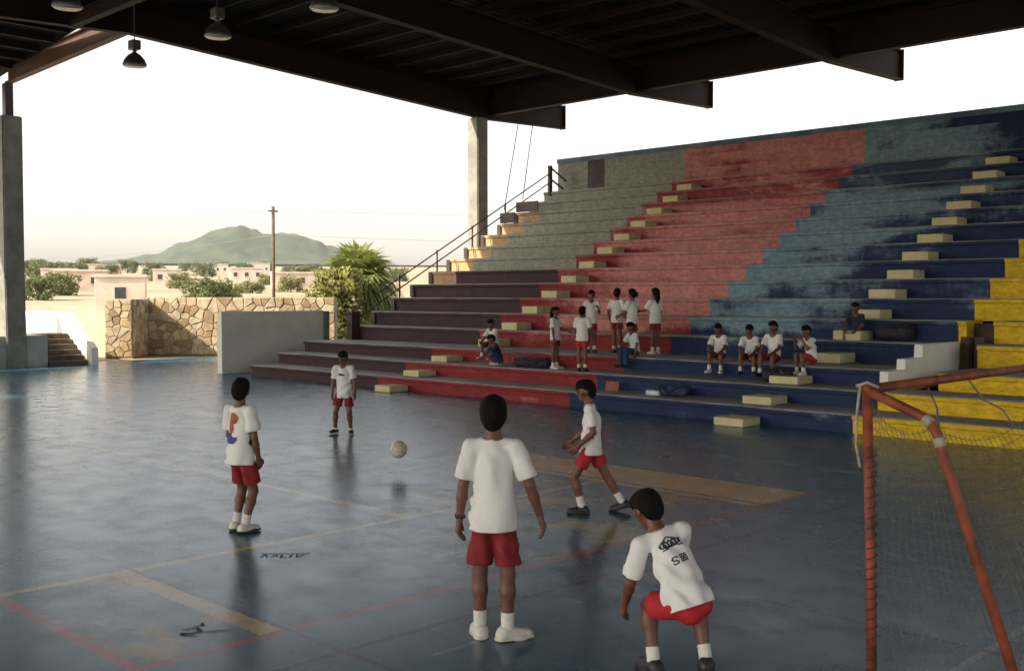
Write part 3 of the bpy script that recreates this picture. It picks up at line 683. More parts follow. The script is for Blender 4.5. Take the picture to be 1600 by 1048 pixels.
# ------------------------------------------------------------------ people: signed distance fields meshed with surface nets
A = lambda *v: np.array(v, dtype=np.float64)
def nrm(v): v = np.asarray(v, float); return v/np.linalg.norm(v)
class Field:
    def __init__(s, lo, hi, h):
        s.h = h; s.lo = np.asarray(lo, float)-4*h; n = np.ceil((np.asarray(hi, float)+4*h-s.lo)/h).astype(int)+1
        s.V = np.full(n, .25, np.float32); s.n = n
    def region(s, lo, hi):
        a = np.clip(np.floor((lo-s.lo)/s.h).astype(int), 0, s.n); b = np.clip(np.ceil((hi-s.lo)/s.h).astype(int)+1, 0, s.n)
        if (b <= a).any(): return None, None
        sl_ = tuple(slice(a[i], b[i]) for i in range(3))
        ax = [s.lo[i]+s.h*np.arange(a[i], b[i]) for i in range(3)]
        return sl_, np.stack(np.meshgrid(*ax, indexing='ij'), -1)
    def smin(s, sl_, d, k):
        v = s.V[sl_]; d = d.astype(np.float32)
        hh = np.maximum(k-np.abs(v-d), 0)/k; s.V[sl_] = np.minimum(v, d)-hh*hh*k*.25
    def cone(s, a, b, ra, rb, k=.02, flat=None, cuts=(), fold=0.0, seed=0):
        a, b = np.asarray(a, float), np.asarray(b, float); m = max(ra, rb)+k+3*s.h+.01+fold*2
        mm = m if flat is None else m*1.25
        sl_, p = s.region(np.minimum(a, b)-mm, np.maximum(a, b)+mm)
        if sl_ is None: return
        q = p-a; ab = b-a
        if flat is not None:
            n_, sq = flat; n_ = nrm(n_); q = q+n_*((q@n_)*(1/sq-1))[..., None]; ab = ab+n_*(ab@n_)*(1/sq-1)
        t = np.clip((q@ab)/max(ab@ab, 1e-9), 0, 1)
        d = np.linalg.norm(q-t[..., None]*ab, axis=-1)-(ra+t*(rb-ra))
        if flat is not None: d = d*.85
        if fold: d = d+fold*folds(p, seed)
        for c, n_ in cuts: d = np.maximum(d, (p-c)@nrm(n_))
        s.smin(sl_, d, k)
    def ell(s, c, rad, axes, k=.02, cuts=(), noise=0.0):
        c = np.asarray(c, float); m = max(rad)+k+3*s.h+noise*2
        sl_, p = s.region(c-m, c+m)
        if sl_ is None: return
        q = (p-c)@np.stack(axes, 1); r = np.asarray(rad)
        k0 = np.linalg.norm(q/r, axis=-1); k1 = np.linalg.norm(q/(r*r), axis=-1)+1e-9; d = k0*(k0-1)/k1
        if noise: d = d+noise*folds(p*1.6, 3)
        for cc, n_ in cuts: d = np.maximum(d, (p-cc)@nrm(n_))
        s.smin(sl_, d, k)
    def mesh(s, name):
        V, h = s.V, s.h; S = V < 0
        cnt = np.zeros([x-1 for x in V.shape], np.int8)
        offs = [(i, j, k) for i in (0, 1) for j in (0, 1) for k in (0, 1)]
        nx, ny, nz = V.shape
        for i, j, k in offs: cnt += S[i:nx-1+i, j:ny-1+j, k:nz-1+k]
        idx = np.argwhere((cnt > 0) & (cnt < 8))
        if len(idx) == 0: return None
        cv = np.stack([V[idx[:, 0]+i, idx[:, 1]+j, idx[:, 2]+k] for i, j, k in offs], 1)
        pos = np.zeros((len(idx), 3)); num = np.zeros(len(idx))
        for a in range(8):
            for b in range(a+1, 8):
                da = np.abs(np.array(offs[a])-np.array(offs[b]))
                if da.sum() != 1: continue
                x = (cv[:, a] < 0) != (cv[:, b] < 0); t = np.where(x, cv[:, a]/np.where(x, cv[:, a]-cv[:, b], 1), 0)
                pt = np.array(offs[a])+t[:, None]*(np.array(offs[b])-np.array(offs[a])); pos += np.where(x[:, None], pt, 0); num += x
        pos = (pos/num[:, None]+idx)*h+s.lo
        vid = np.full([x-1 for x in V.shape], -1, np.int64); vid[tuple(idx.T)] = np.arange(len(idx))
        quads = []
        for ax in range(3):
            o1, o2 = [(1, 2), (2, 0), (0, 1)][ax]
            sa = [slice(1, -1)]*3; sb = [slice(1, -1)]*3; sa[ax] = slice(0, -1); sb[ax] = slice(1, None)
            s0, s1 = S[tuple(sa)], S[tuple(sb)]; e = np.argwhere(s0 != s1)
            if len(e) == 0: continue
            fl = s0[tuple(e.T)]; base = e+1; base[:, ax] -= 1
            def at(d1, d2):
                q = base.copy(); q[:, o1] -= d1; q[:, o2] -= d2; return vid[tuple(q.T)]
            q = np.stack([at(1, 1), at(0, 1), at(0, 0), at(1, 0)], 1); q[~fl] = q[~fl][:, ::-1]; quads.append(q)
        quads = np.concatenate(quads); quads = quads[(quads >= 0).all(1)]
        me = bpy.data.meshes.new(name); me.from_pydata(pos.tolist(), [], quads.tolist()); me.update()
        me.polygons.foreach_set('use_smooth', [True]*len(me.polygons)); return me
def folds(p, seed):
    x, y, z = p[..., 0], p[..., 1], p[..., 2]; s = seed*1.7
    w1 = np.sin(z*7+x*5+s)*1.6; w2 = np.sin(x*6-y*5+z*3+2*s)
    drape = np.sin(x*46+y*23+w1*1.5+s)*.55+np.sin(y*52-x*19+w1+2*s)*.35
    diag = np.sin(z*48+x*37*w2+y*17+s)*.45*np.clip(w2+.3, 0, 1)
    return drape*(.45+.35*np.sin(z*9+s))+diag+np.sin(x*19+z*13+s)*.3

def person(label, loc, rz, h, pose, res, group, shirt='shirt', shorts='shorts', shoe='white_shoe', sole='sole_white', hair='short', sit=False, sock=.07, prints=(), wrist=False, longs=False, hair_len=.0):
    g = pose.get
    s1 = nrm(g('s1', (0, 0, 1))); s2 = nrm(g('s2', g('s1', (0, 0, 1)))); hx = nrm(g('hx', (1, 0, 0))); sx = nrm(g('sx', (1, 0, 0)))
    hu = nrm(g('hu', s2)); hf = nrm(g('hf', (0, 1, 0))); hf = nrm(hf-hu*(hf@hu)); hsx = np.cross(hf, hu)
    Pv = A(0, 0, 0); chest = Pv+s1*.17*h; neck = chest+s2*.150*h; bf = nrm(np.cross(s2, sx)); pf = nrm(np.cross(s1, hx))
    head = neck+hu*.088*h
    J = {}
    for sd, sg in (('L', -1), ('R', 1)):
        J['sh'+sd] = neck-s2*.040*h+sx*sg*.092*h
        J['el'+sd] = J['sh'+sd]+nrm(g('arm'+sd, (sg*.12, 0, -1)))*.165*h
        J['wr'+sd] = J['el'+sd]+nrm(g('fore'+sd, (sg*.08, .12, -1)))*.140*h
        J['hip'+sd] = Pv+hx*sg*.043*h
        J['kn'+sd] = J['hip'+sd]+nrm(g('thigh'+sd, (sg*.03, 0, -1)))*.240*h
        J['an'+sd] = J['kn'+sd]+nrm(g('shin'+sd, (0, -.02, -1)))*.225*h
    zoff = -(min(J['anL'][2], J['anR'][2])-.045*h) if not sit else .075*h
    root = empty('person', loc, rz, label, 'person', group)
    sh = A(0, 0, zoff)
    for k in J: J[k] = J[k]+sh
    Pv, chest, neck, head = Pv+sh, chest+sh, neck+sh, head+sh
    allp = np.array(list(J.values())+[Pv, chest, neck, head]); lo, hi = allp.min(0)-.16*h, allp.max(0)+.16*h
    mr = res*.75
    F = Field(lo, hi, res); c = lambda a, b, ra, rb_, k=.02, **kw: F.cone(a, b, max(ra*h, mr), max(rb_*h, mr), k, **kw)
    # torso, neck
    c(Pv, chest, .048, .048, .04, flat=(pf, .78)); c(chest, neck-s2*.05*h, .052, .044, .04, flat=(bf, .74))
    for sd in 'LR':
        c(neck-s2*.03*h, J['sh'+sd], .032, .029, .03); c(J['sh'+sd], J['el'+sd], .027, .0215, .02)
        e, w_ = J['el'+sd], J['wr'+sd]; c(e, e+(w_-e)*.35, .0215, .0225, .012); c(e+(w_-e)*.35, w_, .0225, .0150, .012)
        hp_, kn, an = J['hip'+sd], J['kn'+sd], J['an'+sd]
        c(hp_, kn, .040, .031, .03); mid = kn+(an-kn)*.32-nrm(np.cross(an-kn, hx)+1e-6)*0
        c(kn, mid, .0300, .0315, .012); c(mid, an, .0315, .019, .02); F.ell(kn+nrm(np.cross(hx, an-kn)+1e-6)*.012*h, (.022*h, .022*h, .026*h), (A(1, 0, 0), A(0, 1, 0), A(0, 0, 1)), .012)
        c(an, an-A(0, 0, .02*h), .021, .022, .01)
        # hand: palm, four fingers and a thumb
        d = nrm(w_-e); d = nrm(g('hand'+sd, d)); sg = -1 if sd == 'L' else 1
        th = nrm(g('thumb'+sd, (0, 1, 0))); th = nrm(th-d*(th@d)); pn = np.cross(d, th)
        if pn[0]*sg > 0: pn = -pn                       # palm faces the body
        pn = nrm(g('palm'+sd, pn)); curl = g('curl'+sd, .45)
        pc = w_+d*.048*h
        for o_ in (-.014, 0, .014): c(w_+d*.006*h+th*o_*.7*h, pc+th*o_*h, .0115, .0115, .008)
        for i, (o_, L) in enumerate(((.0195, .046), (.0068, .052), (-.006, .048), (-.0185, .038))):
            k0 = pc+th*o_*h; d1 = nrm(d+pn*curl); k1 = k0+d1*L*.5*h; d2 = nrm(d+pn*curl*2.6); c(k0, k1, .0072, .0068, .003); c(k1, k1+d2*L*.5*h, .0068, .0058, .003)
        t0 = w_+d*.016*h+th*.016*h; t1 = t0+nrm(d*.7+th*.75+pn*.15)*.03*h; c(t0, t1, .0085, .0075, .006); c(t1, t1+nrm(d+th*.25+pn*.35)*.026*h, .0075, .006, .003)
    c(neck-s2*.02*h, head-hu*.02*h, .034, .031, .015)
    hc = head+hu*.012*h
    F.ell(hc-hf*.004*h, (.0515*h, .065*h, .062*h), (hsx, hf, hu), .01)
    c(head-hu*.012*h+hf*.022*h, head-hu*.046*h+hf*.040*h, .040, .024, .025)
    c(head+hf*.060*h, head-hu*.014*h+hf*.072*h, .006, .0105, .008)
    c(head-hu*.030*h+hf*.056*h-hsx*.012*h, head-hu*.030*h+hf*.056*h+hsx*.012*h, .007, .007, .006)
    for sg in (-1, 1):
        F.ell(head+hsx*sg*.052*h-hf*.004*h-hu*.004*h, (.007*h, .014*h, .021*h), (hsx, hf, hu), .005)
    link('body', F.mesh('body'), 'skin', root)
    # hair
    H = Field(head-.14*h-A(0, 0, hair_len*h), head+.14*h, res)
    hn_ = nrm(hu*.66-hf*.75)
    cut = [(hc+hn_*(-.006 if hair == 'short' else -.012)*h, -hn_)]
    H.ell(hc-hf*.004*h+hu*.004*h, (.057*h, .070*h, .0685*h), (hsx, hf, hu), .01, cuts=cut, noise=.004*h)
    H.ell(hc+hu*.03*h+hf*.018*h, (.050*h, .054*h, .042*h), (hsx, hf, hu), .012, noise=.003*h)
    H.ell(hc-hf*.03*h-hu*.025*h, (.046*h, .038*h, .052*h), (hsx, hf, hu), .02, cuts=[(hc-hf*.004*h, hf)], noise=.0025*h)
    if hair == 'long':
        H.cone(hc-hf*.04*h, hc-hf*.055*h-A(0, 0, 1)*hair_len*.6*h, .045*h, .036*h, .03); H.cone(hc-hf*.055*h-A(0, 0, 1)*hair_len*.5*h, hc-hf*.06*h-A(0, 0, 1)*hair_len*h, .036*h, .016*h, .03)
    if hair == 'tail':
        H.cone(hc-hf*.062*h+hu*.01*h, hc-hf*.095*h-hu*.005*h, .018*h, .022*h, .02); H.cone(hc-hf*.095*h-hu*.005*h, hc-hf*.10*h-A(0, 0, 1)*hair_len*h, .024*h, .008*h, .02)
    link('hair', H.mesh('hair'), 'hair', root)
    hi_res = res < .009
    if g('eyes', hi_res):
        for sg in (-1, 1):
            p = head+hu*.006*h+hf*.0605*h+hsx*sg*.022*h
            bm = bmesh.new(); bmesh.ops.create_uvsphere(bm, u_segments=10, v_segments=8, radius=.0075*h, matrix=Matrix.Translation(p)); link('eye', bm_mesh(bm, 'eye', True), 'eye', root)
    # shirt
    fold = .0115 if hi_res else .008
    hem = Pv-s1*g('hem', .045)*h
    def shirt_prims(G, dr, cuts):
        cc = lambda a, b, ra, rb_, k=.03, **kw: G.cone(a, b, ra*h+dr, rb_*h+dr, k, **kw)
        ct = [(hem, -s1)] if cuts else []
        ext = 0 if cuts else .05*h
        cc(chest, neck-s2*.058*h, .078, .060, .04, flat=(bf, .74), fold=fold, seed=1)
        cc(chest+s1*.01*h, hem-s1*(.03*h+ext), .080, .101 if not sit else .088, .03, flat=(pf, .82), fold=fold*1.5, seed=2, cuts=ct)
        for sd in 'LR':
            a = J['sh'+sd]; d = nrm(J['el'+sd]-a); e = a+d*g('sleeve', .125)*h
            cc(neck-s2*.034*h, a, .036, .032, .025); cc(a, e+d*(.02*h+ext), .034, .046, .018, fold=fold, seed=3, cuts=[(e, d)] if cuts else [])
    G = Field(lo, hi, res); shirt_prims(G, 0, True)
    if hi_res:
        I = Field(lo, hi, res); shirt_prims(I, -.018, False); G.V = np.maximum(G.V, -I.V)
    sl_, p = G.region(neck-.12*h, neck+.12*h)                       # neck opening
    q = p-(neck-s2*.012*h+bf*.008*h); t = np.clip(q@hu, 0, .1*h); d = np.linalg.norm(q-t[..., None]*hu, axis=-1)-.043*h
    G.V[sl_] = np.maximum(G.V[sl_], -d.astype(np.float32))
    sme = G.mesh('shirt'); so_ = link('shirt', sme, shirt, root)
    # shorts
    K = Field(lo, hi, res); fr = .60 if not longs else 1.75
    def short_prims(G, dr, cuts):
        G.cone(Pv+s1*.045*h, Pv-s1*.012*h, .056*h+dr, .060*h+dr, .03, flat=(pf, .82), cuts=[(Pv+s1*.06*h, s1)] if cuts else [])
        for sd in 'LR':
            a = J['hip'+sd]; d = nrm(J['kn'+sd]-a); L = .240*h*g('short', fr); e = a+d*min(L, .24*h); ex = .0 if cuts else .05*h
            G.cone(a, e+d*(.02*h+ex), .044*h+dr, (.056 if not longs else .05)*h+dr, .022, fold=fold*1.2, seed=5, cuts=[(e, d)] if cuts and not longs else [])
            if longs: G.cone(J['kn'+sd], J['an'+sd], .048*h+dr, .04*h+dr, .02, fold=fold, seed=4)
    short_prims(K, 0, True)
    if hi_res and not longs:
        I = Field(lo, hi, res); short_prims(I, -.015, False); K.V = np.maximum(K.V, -I.V)
    link('trousers' if longs else 'shorts', K.mesh('shorts'), shorts, root)
    # socks and shoes
    for sd, sg in (('L', -1), ('R', 1)):
        an, kn = J['an'+sd], J['kn'+sd]; up = nrm(g('fu'+sd, (0, 0, 1))); fd = nrm(g('foot'+sd, (sg*.18, 1, 0))); fd = nrm(fd-up*(fd@up)); sd_ = np.cross(fd, up)
        S = Field(an-.1*h, an+.18*h, res); e = an+nrm(kn-an)*sock*h
        S.cone(an-up*.01*h, e+nrm(kn-an)*.02*h, .026*h, .0275*h, .01, cuts=[(e, nrm(kn-an))]); me = S.mesh('sock')
        if me: link('sock', me, 'sock', root)
        bot = an-up*.043*h; S = Field(an-.16*h, an+.16*h, res); ct = [(bot+up*.012*h, -up)]
        S.cone(an-up*.012*h-fd*.012*h, an-up*.02*h+fd*.03*h, .031*h, .029*h, .02, cuts=ct+[(an+up*.014*h, up)]); S.cone(an-up*.026*h-fd*.022*h, an-up*.030*h+fd*.085*h, .029*h, .023*h, .02, cuts=ct)
        S.cone(an-up*.03*h+fd*.05*h-sd_*.006*h, an-up*.031*h+fd*.085*h, .028*h, .025*h, .015, cuts=ct)
        sho = link('shoe', S.mesh('shoe'), shoe, root)
        S = Field(an-.17*h, an+.17*h, min(res, .008)); ct = [(bot, -up), (bot+up*.015*h, up)]
        S.cone(bot+up*.008*h-fd*.024*h, bot+up*.008*h+fd*.05*h, .031*h, .032*h, .02, cuts=ct); S.cone(bot+up*.008*h+fd*.05*h, bot+up*.008*h+fd*.09*h, .032*h, .027*h, .02, cuts=ct)
        me = S.mesh('sole')
        if me: link('sole', me, sole, sho)
        if shoe == 'black_shoe' and hi_res:                 # pale side stripes
            pass
    if wrist:
        d = nrm(J['wrL']-J['elL']); tubes('wristband', [[tuple(J['wrL']-d*.028), tuple(J['wrL']-d*.005)]], .0215*h, 'print_black', root, 12)
    # printed marks on the shirt, laid on its surface
    if prints:
        bvh = BVHTree.FromPolygons([v.co for v in sme.vertices], [tuple(p.vertices) for p in sme.polygons])
        for rows_, (cu, cv), (pw, ph), side, mat, nm in prints:
            fwd = bf*(1 if side == 'front' else -1); rt_ = np.cross(fwd, s2)*-1
            cx = chest+s2*cv*h; vs, fs = [], []; nr, nc = len(rows_), len(rows_[0])
            for j, r_ in enumerate(rows_):
                for i, ch in enumerate(r_):
                    if ch == '.': continue
                    quad = []
                    for du, dv in ((0, 0), (1, 0), (1, 1), (0, 1)):
                        p = cx+rt_*(cu*h+(i+du-nc/2)/nc*pw)+s2*((nr/2-j-dv)/nr*ph)+fwd*.3
                        hit = bvh.ray_cast(Vector(p), Vector(-fwd))
                        if hit[0] is None: quad = None; break
                        quad.append(hit[0]+hit[1]*.0025)
                    if quad: k = len(vs); vs += quad; fs.append((k, k+1, k+2, k+3))
            if fs: link(nm, mesh(nm, vs, fs), mat, so_)
    return root

HI = .0068; LOW = .0125
PLAY = 'children playing on the court'
glyph = ['..#####...########', '.##...##..#.#..#.#', '.##.......########', '..####....#..##..#', '.....##...########', '.##...##..#.#..#.#', '..#####...########']
emblem = ['..........####..........', '........###..###........', '......###......###......', '....#####..##..#####....', '..######################', '.##..##..##..##..##..##.', '.##.####.##.####.##.###.', '.##.####.##.####.##.###.', '..####################..', '.....##############.....', '..######..........######']
blob = lambda n, f: [''.join('#' if f((i+.5)/n*2-1, 1-(j+.5)/n*2) else '.' for i in range(n)) for j in range(n)]
pic_top = blob(26, lambda u, v: ((u/.62)**2+((v-.35)/.55)**2 < 1) or ((u+.15)/.38)**2+((v+.45)/.55)**2 < 1)
pic_low = blob(26, lambda u, v: ((u/.85)**2+((v+.1)/.7)**2 < 1) and not (((u-.5)/.35)**2+((v-.45)/.4)**2 < 1))
# tall boy, back to the camera
person('tall child in plain white T-shirt and dark red shorts standing with arms hanging, back turned', (-4.87, 4.80, 0), YAW-.12, 1.57,
       dict(armL=(-.20, -.02, -1), foreL=(-.12, .08, -1), armR=(.38, -.02, -1), foreR=(.30, .16, -1), thighL=(-.06, .05, -1), thighR=(.07, -.02, -1), shinL=(.0, -.02, -1), shinR=(.0, -.06, -1),
            footL=(-.35, 1, 0), footR=(1, .55, 0), hf=(-.05, 1, -.05), hem=.06, sleeve=.135, short=.84), HI, PLAY, hair='short', wrist=True)
# child on the left with picture print on the back
person('child with orange and blue picture on back of white T-shirt, facing the ball', (-8.80, 5.36, 0), YAW-.50, 1.47,
       dict(s1=(0, .04, 1), s2=(0, -.10, 1), hu=(0, .10, 1), hf=(-.5, 1, -.1), armR=(.10, .05, -1), foreR=(-.02, .30, -1), armL=(-.15, .15, -1), foreL=(.1, .7, -.8), thighL=(-.05, .30, -1), thighR=(.05, .22, -1), shinL=(0, -.30, -1), shinR=(0, -.40, -1),
            footL=(-.2, 1, 0), footR=(.25, 1, 0), hem=.06, short=.78), HI, PLAY, shoe='white_shoe', sole='sole_dark',
       prints=[(pic_low, (-.03, -.05), (.19, .15), 'back', 'print_blue', 'shirt_print'), (pic_top, (-.015, .045), (.19, .20), 'back', 'print_orange', 'shirt_print')])
# far child facing the camera
person('child with small dark chest print facing the camera on far side of court', (-13.84, 10.31, 0), YAW+math.pi-.1, 1.36,
       dict(s1=(.02, .06, 1), s2=(0, .10, 1), hu=(0, .30, 1), hf=(.1, 1, -.35), armL=(-.22, .02, -1), foreL=(-.08, .12, -1), armR=(.20, -.02, -1), foreR=(.06, .05, -1), thighL=(-.10, .16, -1), thighR=(.22, .18, -1), shinL=(-.02, -.25, -1), shinR=(.12, -.28, -1),
            footL=(-.25, 1, 0), footR=(.35, 1, 0), hem=.065, short=.72), HI, PLAY, shoe='black_shoe', sole='sole_white', sock=.03,
       prints=[(['.####..', '#######', '..#####'], (-.02, .04), (.12, .035), 'front', 'print_black', 'shirt_print')])
# running child
person('child striding in bright red shorts, striped socks and black shoes', (-7.03, 8.32, 0), YAW+math.pi/2-.12, 1.42,
       dict(s1=(0, -.05, 1), s2=(0, .16, 1), hu=(0, .22, 1), hf=(.0, 1, -.1), armL=(-.14, -.20, -1), foreL=(.0, .80, -.75), armR=(.15, .15, -1), foreR=(.05, .7, -.6),
            thighL=(-.05, .56, -1), shinL=(0, -.28, -1), thighR=(.05, -.52, -1), shinR=(0, -.62, -1), footL=(-.1, 1, 0), footR=(.1, 1, -.25), fuR=(0, .25, 1), hem=.05, short=.64), HI, PLAY, shorts='red_shorts', shoe='black_shoe', sole='sole_dark', sock=.085)
# crouching child in the foreground
person('crouching child with black emblem on back of white T-shirt, hands on knees', (-3.48, 4.98, 0), YAW+.16, 1.46,
       dict(s1=(-.24, .34, .9), s2=(-.38, .46, .85), hu=(-.25, .55, .85), hf=(-.35, 1, -.25), sx=(1, .08, .30), hx=(1, 0, .06), armL=(-.16, .30, -1), foreL=(.0, .62, -.8), armR=(.10, .75, -.75), foreR=(-.05, .7, -.6),
            thighL=(-.22, .92, -.20), thighR=(.26, .90, -.22), shinL=(.02, -.34, -1), shinR=(.06, -.40, -1), footL=(-.3, 1, 0), footR=(.35, 1, 0), hem=.005, short=.70, sleeve=.13), HI, PLAY, shorts='red_shorts', shoe='black_shoe', sole='sole_dark', sock=.06,
       prints=[(emblem, (.005, .075), (.145, .075), 'back', 'print_black', 'shirt_print'), (glyph, (.005, -.0), (.10, .045), 'back', 'print_black', 'shirt_print')])
# ------------------------------------------------------------------ children on the stand
SITG, STG = 'children sitting on the stand', 'children standing on the stand'
Z2, Z3 = RZ(2), RZ(3)
def ang(dx, dy): return math.atan2(-dx, dy)         # turns +y to the given heading
stand_kids = [
 ('standing child in profile by the cream steps, red shorts, facing the others', (-15.62, 17.28, Z2), ang(.9, .2), 1.36, dict(armR=(.1, .1, -1), foreR=(.05, .2, -1), armL=(-.1, .35, -1), foreL=(0, .9, -.2), thighL=(-.02, .05, -1), thighR=(.02, -.03, -1)), 'long', .13, 'shorts', 'white_shoe'),
 ('standing child with back turned on the lower red row, dark socks', (-14.78, 17.2, Z2), ang(-.45, .9), 1.38, dict(armL=(-.12, .1, -1), foreL=(-.1, .5, -1), armR=(.2, .1, -1), foreR=(.1, .7, -.7)), 'tail', .08, 'red_shorts', 'black_shoe'),
 ('standing child half hidden behind the one with back turned', (-15.75, 18.65, Z3), ang(.7, -.7), 1.42, dict(armL=(-.2, .3, -1), foreL=(.2, .8, .5), armR=(.15, 0, -1)), 'long', .10, 'shorts', 'black_shoe'),
 ('standing child with hands at hips on the walkway, in the middle of the group', (-15.25, 18.95, Z3), ang(-.2, .95), 1.46, dict(armL=(-.35, -.05, -1), foreL=(.1, .3, -1), armR=(.35, -.05, -1), foreR=(0, .35, -1), hf=(-.3, 1, 0)), 'short', 0, 'shorts', 'black_shoe'),
 ('standing child reaching one arm forward on the walkway', (-14.66, 18.75, Z3), ang(-.95, .1), 1.44, dict(armL=(-.1, .45, -1), foreL=(0, .9, -.45), armR=(.1, .3, -1), foreR=(0, .9, -.3)), 'tail', .06, 'shorts', 'white_shoe'),
 ('standing child with long dark hair stretching an arm to the neighbour', (-14.22, 19.0, Z3), ang(-.9, .25), 1.46, dict(armL=(-.1, .6, -.75), foreL=(0, 1, -.1), armR=(.1, .1, -1), foreR=(.05, .5, -.9)), 'long', .16, 'shorts', 'white_shoe'),
]
for lab, loc, rz, h, pose, hair, hl, shm, shoe in stand_kids:
    person(lab, loc, rz, h, pose, LOW, STG, shorts=shm, shoe=shoe, hair=hair, hair_len=hl, sole='sole_white' if shoe == 'white_shoe' else 'sole_dark')
def sitpose(lean=.35, spread=.16, arms='knees', **kw):
    d = dict(s1=(0, lean*.6, 1), s2=(0, lean*1.2, 1), hu=(0, lean*.8, 1), hf=(0, 1, -.25), thighL=(-spread, 1, .16), thighR=(spread, 1, .16), shinL=(-.02, .05, -1), shinR=(.02, .05, -1), hem=.02, short=.75)
    if arms == 'knees': d.update(armL=(-.15, .45, -.8), foreL=(.25, .85, -.45), armR=(.15, .45, -.8), foreR=(-.25, .85, -.45))
    if arms == 'face': d.update(armL=(-.1, .6, -.6), foreL=(.25, .35, .8), armR=(.1, .6, -.6), foreR=(-.25, .35, .8))
    if arms == 'side': d.update(armL=(-.25, .1, -1), foreL=(-.05, .25, -1), armR=(.2, .4, -.9), foreR=(-.2, .8, -.4))
    d.update(kw); return d
toward = ang(.62, -.78); front = ang(.15, -1)
sit_kids = [
 ('seated child apart from the others beside the blue paint edge, white shoes', (-11.85, 17.95, Z3), ang(.3, -1), 1.36, sitpose(.30), 'shorts', 'shirt', 'white_shoe'),
 ('seated child leaning on knees next to the taller one, black shoes', (-11.15, 17.95, Z3), ang(.35, -1), 1.36, sitpose(.34, .20), 'shorts', 'shirt', 'black_shoe'),
 ('seated taller child upright with white socks and black shoes beside the dark bag', (-10.66, 17.98, Z3), ang(.1, -1), 1.45, sitpose(.12, .16, hf=(.2, 1, -.2)), 'shorts', 'shirt', 'black_shoe'),
 ('seated child with hands at the face, feet on a cream step', (-9.86, 17.96, Z3), ang(-.35, -1), 1.36, sitpose(.30, .08, 'face', shinL=(-.02, -.12, -1), shinR=(.02, -.12, -1), thighL=(-.08, 1, .30), thighR=(.08, 1, .30)), 'red_shorts', 'shirt', 'white_shoe'),
 ('seated child in dark blue top higher up between two cream steps', (-10.0, 20.0, RZ(4)), ang(.1, -1), 1.36, sitpose(.25, .22), 'shorts', 'dark_shirt', 'white_shoe'),
 ('seated child in pale blue top and jeans below the standing group', (-13.95, 17.95, Z3), ang(-.25, -1), 1.34, sitpose(.28, .1, 'side'), 'denim', 'pale_blue_shirt', 'black_shoe'),
 ('seated child in white top on the walkway edge, above the dark-clad one', (-18.2, 17.98, Z3), ang(.1, -1), 1.34, sitpose(.32, .2), 'shorts', 'shirt', 'white_shoe'),
 ('seated child in dark clothes low on the red row beside the long bag', (-17.35, 17.30, Z2), ang(-.5, -.9), 1.34, sitpose(.45, .2, shinL=(-.02, -.5, -.8), shinR=(.02, -.5, -.8), thighL=(-.2, .7, .75), thighR=(.2, .7, .75)), 'denim', 'dark_shirt', 'white_shoe'),
]
for lab, loc, rz, h, pose, shm, top, shoe in sit_kids:
    person(lab, loc, rz, h, pose, LOW, SITG, shirt=top, shorts=shm, shoe=shoe, sole='sole_white' if shoe == 'white_shoe' else 'sole_dark', hair='short', sit=True, longs=(shm == 'denim'))

# ------------------------------------------------------------------ bags, book, ball
def bag(loc, rz, l, w_, h_, mat, label, seed):
    t = empty('bag', loc, rz, label, 'bag'); Fd = Field((-l*.6, -w_*.7, -.02), (l*.6, w_*.7, h_*1.2), .014)
    Fd.cone((-l*.35, 0, h_*.42), (l*.35, 0, h_*.45), h_*.45, h_*.5, .05, fold=.012, seed=seed, cuts=[(A(0, 0, 0), A(0, 0, -1))])
    Fd.cone((-l*.2, w_*.25, h_*.3), (l*.28, w_*.2, h_*.3), h_*.32, h_*.3, .05, fold=.012, seed=seed+1, cuts=[(A(0, 0, 0), A(0, 0, -1))])
    link('sack', Fd.mesh('sack'), mat, t)
    tubes('strap', [[(-l*.3, -w_*.1, h_*.8), (-l*.12, -w_*.45, h_*.75), (l*.1, -w_*.5, h_*.4), (l*.3, -w_*.3, h_*.8)]], .014, mat, t)
    return t
bag((-16.35, 17.35, Z2), .1, 1.15, .4, .24, 'bag', 'long black bag lying on the red row behind the profile child', 1)
b = bag((-12.1, 16.6, RZ(1)), .05, .95, .3, .22, 'bag_blue', 'dark blue bag with pale band lying on the lowest blue row', 4)
bm = bmesh.new(); bbox(bm, -.42, -.12, -.17, -.05, .004, .10, .03); link('folded_towel', bm_mesh(bm, 'folded_towel', True), 'pale_blue_shirt', b)
bag((-10.28, 17.45, Z2), .3, .42, .3, .30, 'bag', 'black bag on the blue row between the seated children', 7)
bag((-9.25, 20.05, RZ(4)), .2, .55, .35, .38, 'bag', 'bulky black bag high on the blue rows beside a cream step', 9)
bk = empty('school_book', (-13.5, 16.62, RZ(1)), .5, 'orange-red book propped up on the lowest blue row', 'book'); bk.rotation_euler = (R(-20), 0, .5)
bm = bmesh.new(); bbox(bm, -.13, .13, -.015, .0, 0, .2, .004); bbox(bm, -.13, .13, .022, .035, 0, .2, .004); link('cover', bm_mesh(bm, 'cover'), 'book', bk)
bm = bmesh.new(); bbox(bm, -.125, .12, .001, .021, .005, .195); link('pages', bm_mesh(bm, 'pages'), 'sock', bk)
bm = bmesh.new(); bmesh.ops.create_uvsphere(bm, u_segments=32, v_segments=20, radius=.108)
ball = link('ball', bm_mesh(bm, 'ball', True), 'ball'); ball.location = (-10.42, 8.60, .275); tag(ball, 'pale scuffed handball in the air between the players', 'ball')
